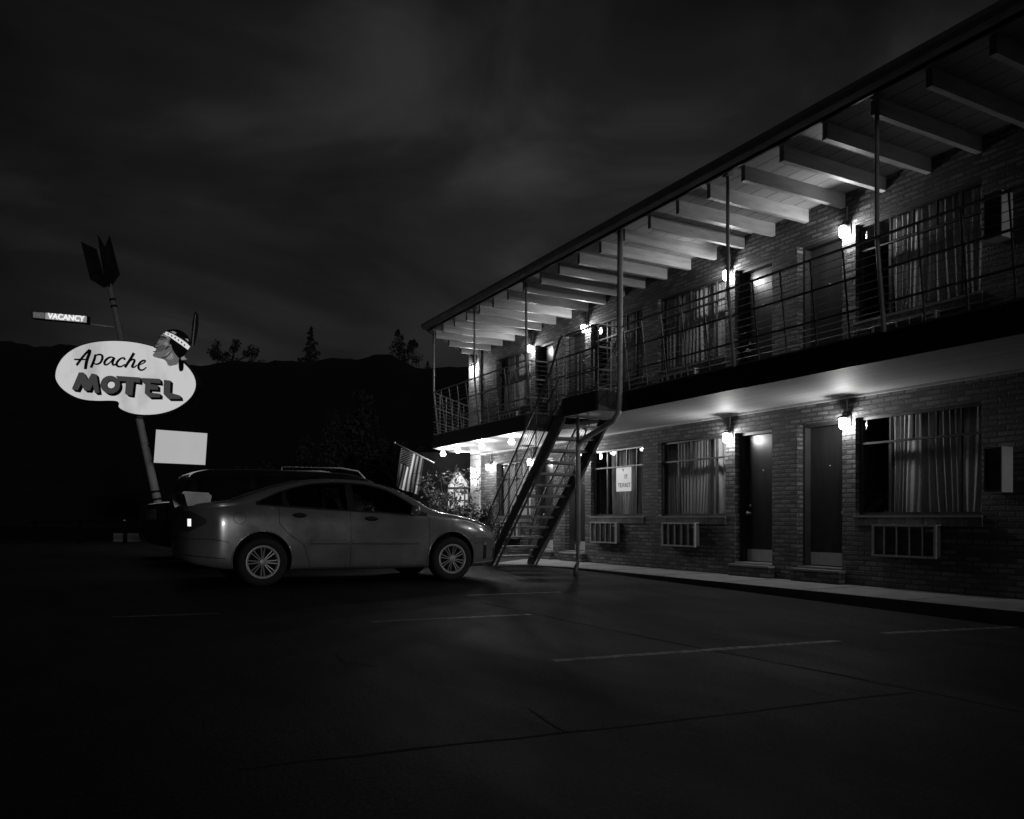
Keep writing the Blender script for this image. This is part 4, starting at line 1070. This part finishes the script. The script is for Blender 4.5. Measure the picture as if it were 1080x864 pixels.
    def wheels(s, spokes=8):
        R = s.c['wr']; rim = R*.66; proto = None
        for ax in s.c['axles']:
            for sd in (-1, 1):
                if proto is None:
                    b = MB(); b.lathe([(rim, -.10), (rim+.015, -.115), (R*.9, -.115), (R*.97, -.10), (R, -.075), (R, .075), (R*.97, .10), (R*.9, .11), (rim, .10), (rim, -.10)], 'y', 48, cap=False); w = b.build('wheel', M['tyre'], s.root)
                    b = MB(); b.lathe([(rim+.004, -.112), (rim-.012, -.118), (rim-.026, -.108), (rim-.03, -.06), (rim-.03, .05)], 'y', 48, cap=False)
                    b.lathe([(0, -.098), (.03, -.1), (.05, -.092), (.055, -.07), (.055, -.04), (0, -.04)], 'y', 20)
                    for k in range(spokes):
                        for dd in (-.12, .12):
                            a = 2*PI*k/spokes; a2 = a+dd
                            b.bar((.045*math.cos(a+dd*1.6), -.085, .045*math.sin(a+dd*1.6)), ((rim-.02)*math.cos(a2), -.098, (rim-.02)*math.sin(a2)), .014, .011)
                    for k in range(5):
                        a = 2*PI*k/5+.3; b.lathe([(0, -.103), (.008, -.1), (.008, -.09)], 'y', 8, (.033*math.cos(a), .002, .033*math.sin(a)))
                    b.build('rim', M['rim'], w)
                    b = MB(); b.lathe([(0, -.066), (rim-.029, -.066), (rim-.029, -.055), (0, -.055)], 'y', 32); b.build('brake_disc', M['well'], w); proto = w
                    q = w
                else: q = copy_tree(proto, s.root)
                q.location = (ax, sd*(s.c['track']), R); q.rotation_euler = (0, ax*1.3, 0) if sd < 0 else (0, ax, PI)

FOC = dict(top=[(-.93, .66), (-.91, .92), (-.86, 1.02), (-.70, 1.055), (-.42, 1.08), (-.1, 1.19), (.25, 1.305), (.6, 1.375), (.95, 1.405), (1.35, 1.395), (1.7, 1.335), (2.05, 1.2), (2.42, .995), (2.7, .945), (3.05, .875), (3.3, .79), (3.42, .70), (3.5, .58)],
    shoulder=[(-.93, .58), (-.88, .86), (-.75, .955), (-.3, .985), (.5, .96), (1.5, .93), (2.3, .895), (2.7, .86), (3.1, .77), (3.35, .66), (3.5, .5)],
    width=[(-.93, .30), (-.90, .47), (-.83, .645), (-.7, .755), (-.45, .830), (.3, .85), (2.0, .85), (2.6, .842), (3.0, .80), (3.25, .73), (3.42, .60), (3.5, .46)],
    bottom=[(-.93, .42), (-.88, .33), (-.7, .26), (-.4, .21), (0, .19), (2.6, .18), (2.95, .19), (3.3, .21), (3.42, .25), (3.5, .34)],
    axles=(0, 2.615), wr=.312, arch=.362, track=.742, tumble=.42)
belt = mc([-.13, .37, 1.25, 2.24], [1.045, 1.01, .965, .92])
uph = mc([-.06, .18, .42, .70, 1.04, 1.34, 1.64, 1.88, 2.2], [1.06, 1.17, 1.255, 1.315, 1.34, 1.33, 1.275, 1.165, .945])
xs_c = [.31+(2.10-.31)*i/30 for i in range(31)]
FOC['cabin'] = [(x, belt(x)+.01) for x in xs_c] + [(x, uph(x)-.008) for x in xs_c[::-1]]
M['silver'] = paint('silver_paint', .34, .5, .22)
car = Car('silver_car', 'silver four door sedan with alloy wheels parked across the lot', 'car', (2.20, 11.22+.74*1.08, .128), math.radians(1), FOC, M['silver'], math.radians(.55), 1.08)
M['carpane'] = glass('car_window_glass', .55, .05)
car.patch('window_surround', M['trim'], -.08, .31, lambda x: belt(x)-.012, lambda x: max(belt(x), uph(x)+.014), .003, 20, 8)
car.patch('window_surround', M['trim'], 2.09, 2.24, lambda x: belt(x)-.012, lambda x: max(belt(x), uph(x)+.014), .003, 20, 8)
car.patch('window_surround', M['trim'], .30, 2.10, lambda x: belt(x)-.012, lambda x: belt(x)+.012, .003, 40, 2)
car.patch('window_surround', M['trim'], .30, 2.10, lambda x: uph(x)-.010, lambda x: uph(x)+.014, .003, 40, 2)
car.patch('door_pillar', M['trim'], 1.10, 1.20, lambda x: belt(x), lambda x: uph(x), .0035, 6, 8)
car.patch('side_window', M['cglass'], -.03, .25, lambda x: belt(x)+.008, lambda x: max(belt(x)+.01, uph(x)-.004), .0065, 24, 8)
for xa, xb in ((.30, 1.11), (1.19, 2.11)):
    car.patch('side_window', M['carpane'], xa, xb, lambda x: belt(x)+.004, lambda x: max(belt(x)+.01, uph(x)-.004), .001, 24, 8)
M['seat'] = noisy('seat_fabric', .10, .16, 20, .9, .05, .2)
for sx, sy in ((1.30, -.36), (1.30, .36), (.42, -.36), (.42, .36)):
    b = MB()
    b.grid(lambda u, v: (sx+.05*math.cos(2*PI*u)*(1-.3*v)-.10*v, sy+.24*math.sin(2*PI*u)*(1-.25*v*v), .93+.24*v), 20, 6)
    b.build('seat_back', M['seat'], car.root)
    b = MB(); b.grid(lambda u, v: (sx-.13+.045*math.cos(2*PI*u)*math.sin(PI*(.1+.8*v))**.5, sy+.12*math.sin(2*PI*u)*math.sin(PI*(.1+.8*v))**.5, 1.17+.11*v), 18, 8)
    b.build('headrest', M['seat'], car.root)
b = MB(); b.tube([(1.78+.04*math.cos(a*PI/12), .36+.17*math.sin(a*PI/12), 1.0+.15*math.cos(a*PI/12)) for a in range(25)], .014, 8); b.build('steering_wheel', M['seat'], car.root)
# windscreen and rear glass follow the top surface
def topglass(c, name, xa, xb, frac, mat, off=.005):
    b = MB()
    def f(u, v):
        x = xa+(xb-xa)*u; P = [p for p in c.sec(x)][24:]; wmax = c.w(x)*.955-c.c['tumble']*(c.top(x)-c.sh(x))-.01
        y = (v*2-1)*wmax*frac; ay = abs(y); z = P[-1][1]
        for a, e in zip(P, P[1:]):
            if (a[0]-ay)*(e[0]-ay) <= 0 and abs(a[0]-e[0]) > 1e-7: z = a[1]+(e[1]-a[1])*(ay-a[0])/(e[0]-a[0])
        return (x, y, z+off)
    b.grid(f, 14, 18); return b.build(name, mat, c.root, recalc=False)
topglass(car, 'windscreen', 1.72, 2.40, .96, M['cglass']); topglass(car, 'rear_window', -.36, .5, .92, M['cglass'])
car.seam([(1.135, .235), (1.135, .95)]); car.seam([(2.26, .90), (2.27, .6), (2.23, .235)]); car.seam([(.20, 1.03), (.2, .80), (.3, .68), (.52, .52), (.60, .235)])
car.seam([(-.45, .235), (.0, .235)], sides=()); car.seam([(.40, .225), (2.22, .225)], .004)
car.seam([(-.90, .60), (-.6, .60), (-.40, .56)]); car.seam([(2.98, .52), (3.2, .56)], .003)
car.patch('door_moulding', M['silver'], .60, 1.11, lambda x: .545-.006*x, lambda x: .585-.006*x, .018, 12, 3)
car.patch('door_moulding', M['silver'], 1.16, 2.12, lambda x: .545-.006*x, lambda x: .585-.006*x, .018, 18, 3)
for xa, xb in ((.60, 1.11), (1.16, 2.12)): car.seam([(xa, .540-.006*xa), (xb, .540-.006*xb)], .004, name='moulding_shadow', off=.004)
car.seam([(.60, .592-.004), (1.11, .582)], .006, mat='mould', name='moulding_edge', off=.01); car.seam([(1.16, .582), (2.12, .576)], .006, mat='mould', name='moulding_edge', off=.01)
for hx, hz in ((.46, .90), (1.42, .865)):
    for sd in (-1, 1):
        b = MB(); y = car.ys(hx, hz)
        b.lathe([(0, -.004), (.062, -.003), (.05, .006), (0, .008)], 'y', 20)
        for v in b.bm.verts: v.co = Vector((hx+v.co.x*1.5, sd*(y+.002+v.co.y*1), hz+v.co.z*.55))
        b.tube([(hx-.09, sd*(y+.008), hz+.004), (hx-.05, sd*(y+.032), hz+.008), (hx+.05, sd*(y+.032), hz+.006), (hx+.09, sd*(y+.008), hz)], .011, 8)
        b.build('door_handle', M['trim'], car.root)
b = MB(); y = car.ys(-.28, .87); b.tube([(-.28+.074*math.cos(a*PI/16), -(car.ys(-.28+.074*math.cos(a*PI/16), .86+.074*math.sin(a*PI/16))+.0), .86+.074*math.sin(a*PI/16)) for a in range(33)], .003, 5); b.build('fuel_flap', M['trim'], car.root)
# lamps
car.patch('tail_light', M['redlens'], -.915, -.66, lambda x: .69+.55*max(0, x+.84), lambda x: max(.70, .945-.62*max(0, x+.83)), .006, 16, 8)
car.patch('tail_light_glint', M['tail_glint'], -.855, -.822, lambda x: .755, lambda x: .845, .010, 6, 6)  # no lamp here: the reflected highlight is put in as a glowing patch
car.patch('headlight', M['lens'], 3.0, 3.41, lambda x: .615-.02*(x-2.9), lambda x: car.sh(x)+.02-.04*(x-2.93), .006, 16, 8)
car.patch('bumper_slot', M['trim'], 3.15, 3.21, lambda x: .30, lambda x: .50, .004, 4, 6)
car.patch('bumper_slot', M['trim'], 3.36, 3.43, lambda x: .30, lambda x: .45, .004, 4, 6)
car.patch('fog_light', M['lens'], 3.15, 3.21, lambda x: .505, lambda x: .545, .01, 4, 4)
car.seam([(2.97, .245), (3.40, .27)], .009, mat='mould', name='chin_strip')
car.seam([(-.88, .40), (-.45, .36)], .005)
# arches lips
for ax in FOC['axles']:
    for sd in (-1, 1):
        b = MB(); Q = []
        for k in range(31):
            a = math.radians(-14+208*k/30); x = ax+.368*math.cos(a); z = .332+.368*math.sin(a)
            Q.append((x, sd*(car.ys(x, max(z, car.bot(x)+.09))+.001), max(z, .24)))
        b.tube(Q, .010, 6); b.build('arch_lip', M['silver'], car.root)
for sd in (-1, 1):
    b = MB(); b.lathe([(0, -.09), (.05, -.085), (.075, -.04), (.078, .02), (.06, .05), (0, .055)], 'x', 16)
    for v in b.bm.verts: v.co = Vector((2.02+v.co.x*.8, sd*(.93+v.co.y*1.1), .99+v.co.z*.85))
    b.tube([(2.06, sd*.82, .95), (2.04, sd*.92, .97)], .02, 8); b.build('side_mirror', M['silver'], car.root)
b = MB()
for sd in (-1, 1): b.prism([(-.86, 1.0), (-.60, 1.03), (-.58, 1.14), (-.90, 1.15)], sd*.60, sd*.64, 'y')
b.prism([(-.93, 1.151), (-.60, 1.141), (-.62, 1.17), (-.91, 1.18)], -.66, .66, 'y'); b.build('rear_spoiler', M['silver'], car.root)
b = MB()
b.prism([(2.99, .18), (3.36, .20), (3.40, .24), (2.99, .22)], -.6, .6, 'y'); b.build('front_lip', M['trim'], car.root)
car.wheels(8)

# dark sport utility vehicle behind
SUV = dict(top=[(-1.0, .85), (-.98, 1.2), (-.9, 1.5), (-.78, 1.66), (-.5, 1.73), (.4, 1.76), (1.9, 1.74), (2.4, 1.64), (2.9, 1.26), (3.05, 1.15), (3.5, 1.09), (3.9, 1.01), (4.12, .9), (4.2, .75)],
    shoulder=[(-1.0, .75), (-.95, 1.0), (-.8, 1.08), (0, 1.08), (2.9, 1.04), (3.6, .99), (4.0, .88), (4.2, .65)],
    width=[(-1.0, .8), (-.9, .87), (-.6, .91), (3.3, .91), (3.8, .88), (4.05, .8), (4.2, .66)],
    bottom=[(-1.0, .5), (-.8, .42), (-.3, .36), (3.5, .34), (4.0, .36), (4.2, .45)], axles=(0, 3.4), wr=.37, arch=.43, track=.79, tumble=.22)
M['blackpaint'] = paint('black_paint', .02, .3, .2)
sp_ = W(-3.95, 13.3, 0)
suv = Car('sport_utility_vehicle', 'tall black vehicle with roof rack parked behind the silver sedan', 'car', (2.55, 15.6, gz(1.6, 15)), math.radians(3), SUV, M['blackpaint'], 0, 1.0)
for xa, xb in ((-.75, .15), (.25, 1.4), (1.5, 2.65)):
    suv.patch('side_window', M['cglass'], xa, xb, lambda x: 1.13, lambda x: max(1.14, min(1.66, suv.top(x)-.12)), .005, 16, 6)
topglass(suv, 'windscreen', 2.42, 2.98, .94, M['cglass'])
suv.patch('tail_light', M['redlens'], -.97, -.86, lambda x: .98, lambda x: 1.28, .006, 6, 6); suv.patch('headlight', M['lens'], 3.9, 4.14, lambda x: .72, lambda x: .84, .006, 8, 5)
suv.seam([(1.45, .45), (1.45, 1.12)]); suv.seam([(2.75, .45), (2.75, 1.05)])
for sd in (-1, 1):
    b = MB(); b.tube([(.75, sd*.60, 1.70), (.76, sd*.60, 1.82), (1.9, sd*.60, 1.83), (2.25, sd*.6, 1.78), (2.42, sd*.60, 1.60)], .015, 8)
    b.build('roof_rack', M['gutter'], suv.root)
for sd in (-1, 1):
    b = MB(); b.box((2.6, sd*.95, 1.08), (2.68, sd*1.12, 1.26)); b.build('side_mirror', M['blackpaint'], suv.root)
suv.wheels(6)
# dark sedan further along
SED2 = dict(FOC)
sd2 = Car('dark_sedan', 'dark sedan parked beyond the silver car hood below the flag', 'car', (2.2, 18.3, gz(3, 18)), math.radians(3), SED2, M['blackpaint'], 0, 1.1)
for xa, xb in ((.23, 1.07), (1.2, 2.10)):
    sd2.patch('side_window', M['cglass'], xa, xb, lambda x: belt(x)+.008, lambda x: max(belt(x)+.01, uph(x)-.004), .0065, 16, 5)
topglass(sd2, 'windscreen', 1.72, 2.40, .96, M['cglass']); topglass(sd2, 'rear_window', -.36, .5, .92, M['cglass'])
sd2.patch('headlight', M['lens'], 3.0, 3.41, lambda x: .615-.02*(x-2.9), lambda x: sd2.sh(x)+.02-.04*(x-2.93), .006, 10, 5)
sd2.patch('tail_light', M['redlens'], -.90, -.75, lambda x: .74, lambda x: .93, .006, 8, 5)
sd2.seam([(1.135, .235), (1.135, .95)]); sd2.seam([(2.26, .90), (2.23, .235)])
sd2.wheels(6)

# ------------------------------------------------------------------ sky and light
SUN_EL, SUN_DIR = math.radians(5), Vector((.045, 1, 0)).normalized()
w = bpy.data.worlds.new('World'); S.world = w; w.use_nodes = True; nt = w.node_tree; bg = nt.nodes['Background']
sky = N(nt, 'ShaderNodeTexSky', sky_type='NISHITA'); sky.sun_disc = False; sky.sun_elevation = SUN_EL
az = math.atan2(-SUN_DIR.x, -SUN_DIR.y)     # direction towards the lamp, measured from +Y
sky.sun_rotation = az
bw = N(nt, 'ShaderNodeRGBToBW'); L(nt, sky.outputs[0], bw.inputs[0])
tc = N(nt, 'ShaderNodeTexCoord'); mp = N(nt, 'ShaderNodeMapping'); mp.inputs['Rotation'].default_value = (.0, .35, .5); mp.inputs['Scale'].default_value = (1.5, 3.0, 4.5)
L(nt, tc.outputs['Generated'], mp.inputs[0])
nz = N(nt, 'ShaderNodeTexNoise'); nz.inputs['Scale'].default_value = 1.5; nz.inputs['Detail'].default_value = 5; nz.inputs['Roughness'].default_value = .5; nz.inputs['Distortion'].default_value = .5; L(nt, mp.outputs[0], nz.inputs['Vector'])
n2 = N(nt, 'ShaderNodeTexNoise'); n2.inputs['Scale'].default_value = .9; n2.inputs['Detail'].default_value = 1; L(nt, tc.outputs['Generated'], n2.inputs['Vector'])
cr = ramp(nt, nz.outputs['Fac'], [(.34, .45), (.5, .9), (.66, 2.0)])
sx = N(nt, 'ShaderNodeVectorMath', operation='DOT_PRODUCT'); L(nt, tc.outputs['Generated'], sx.inputs[0])
dd = W(.20, .87, .0) ; sx.inputs[1].default_value = (dd.x, dd.y, .45)
cr2 = ramp(nt, sx.outputs['Value'], [(.3, .06), (.72, .45), (1.0, 1.5)])
m1 = N(nt, 'ShaderNodeMath', operation='MULTIPLY'); L(nt, bw.outputs[0], m1.inputs[0]); L(nt, cr, m1.inputs[1])
m2 = N(nt, 'ShaderNodeMath', operation='MULTIPLY'); L(nt, m1.outputs[0], m2.inputs[0]); L(nt, cr2, m2.inputs[1])
L(nt, m2.outputs[0], bg.inputs['Color']); bg.inputs['Strength'].default_value = .0066
sun = bpy.data.lights.new('sun', 'SUN'); sun.energy = .20; sun.angle = math.radians(3); so = new('sun', sun)
d = Vector((SUN_DIR.x*math.cos(SUN_EL), SUN_DIR.y*math.cos(SUN_EL), -math.sin(SUN_EL)))
so.rotation_euler = d.to_track_quat('-Z', 'Y').to_euler(); so.location = (0, -10, 20)

# ------------------------------------------------------------------ camera
cam = bpy.data.cameras.new('camera'); cam.sensor_width = 36; cam.lens = 36*F/1080; cam.shift_y = (HY-432)/1080
cam.clip_end = 3000; co = new('camera', cam); co.location = (0, 0, CAMZ); co.rotation_euler = (PI/2, 0, -TH); S.camera = co
S.view_settings.view_transform = 'Standard'; S.view_settings.look = 'None'; S.view_settings.exposure = 0; S.view_settings.gamma = 1
S.cycles.use_denoising = True
S.cycles.max_bounces = 6; S.cycles.sample_clamp_indirect = 3
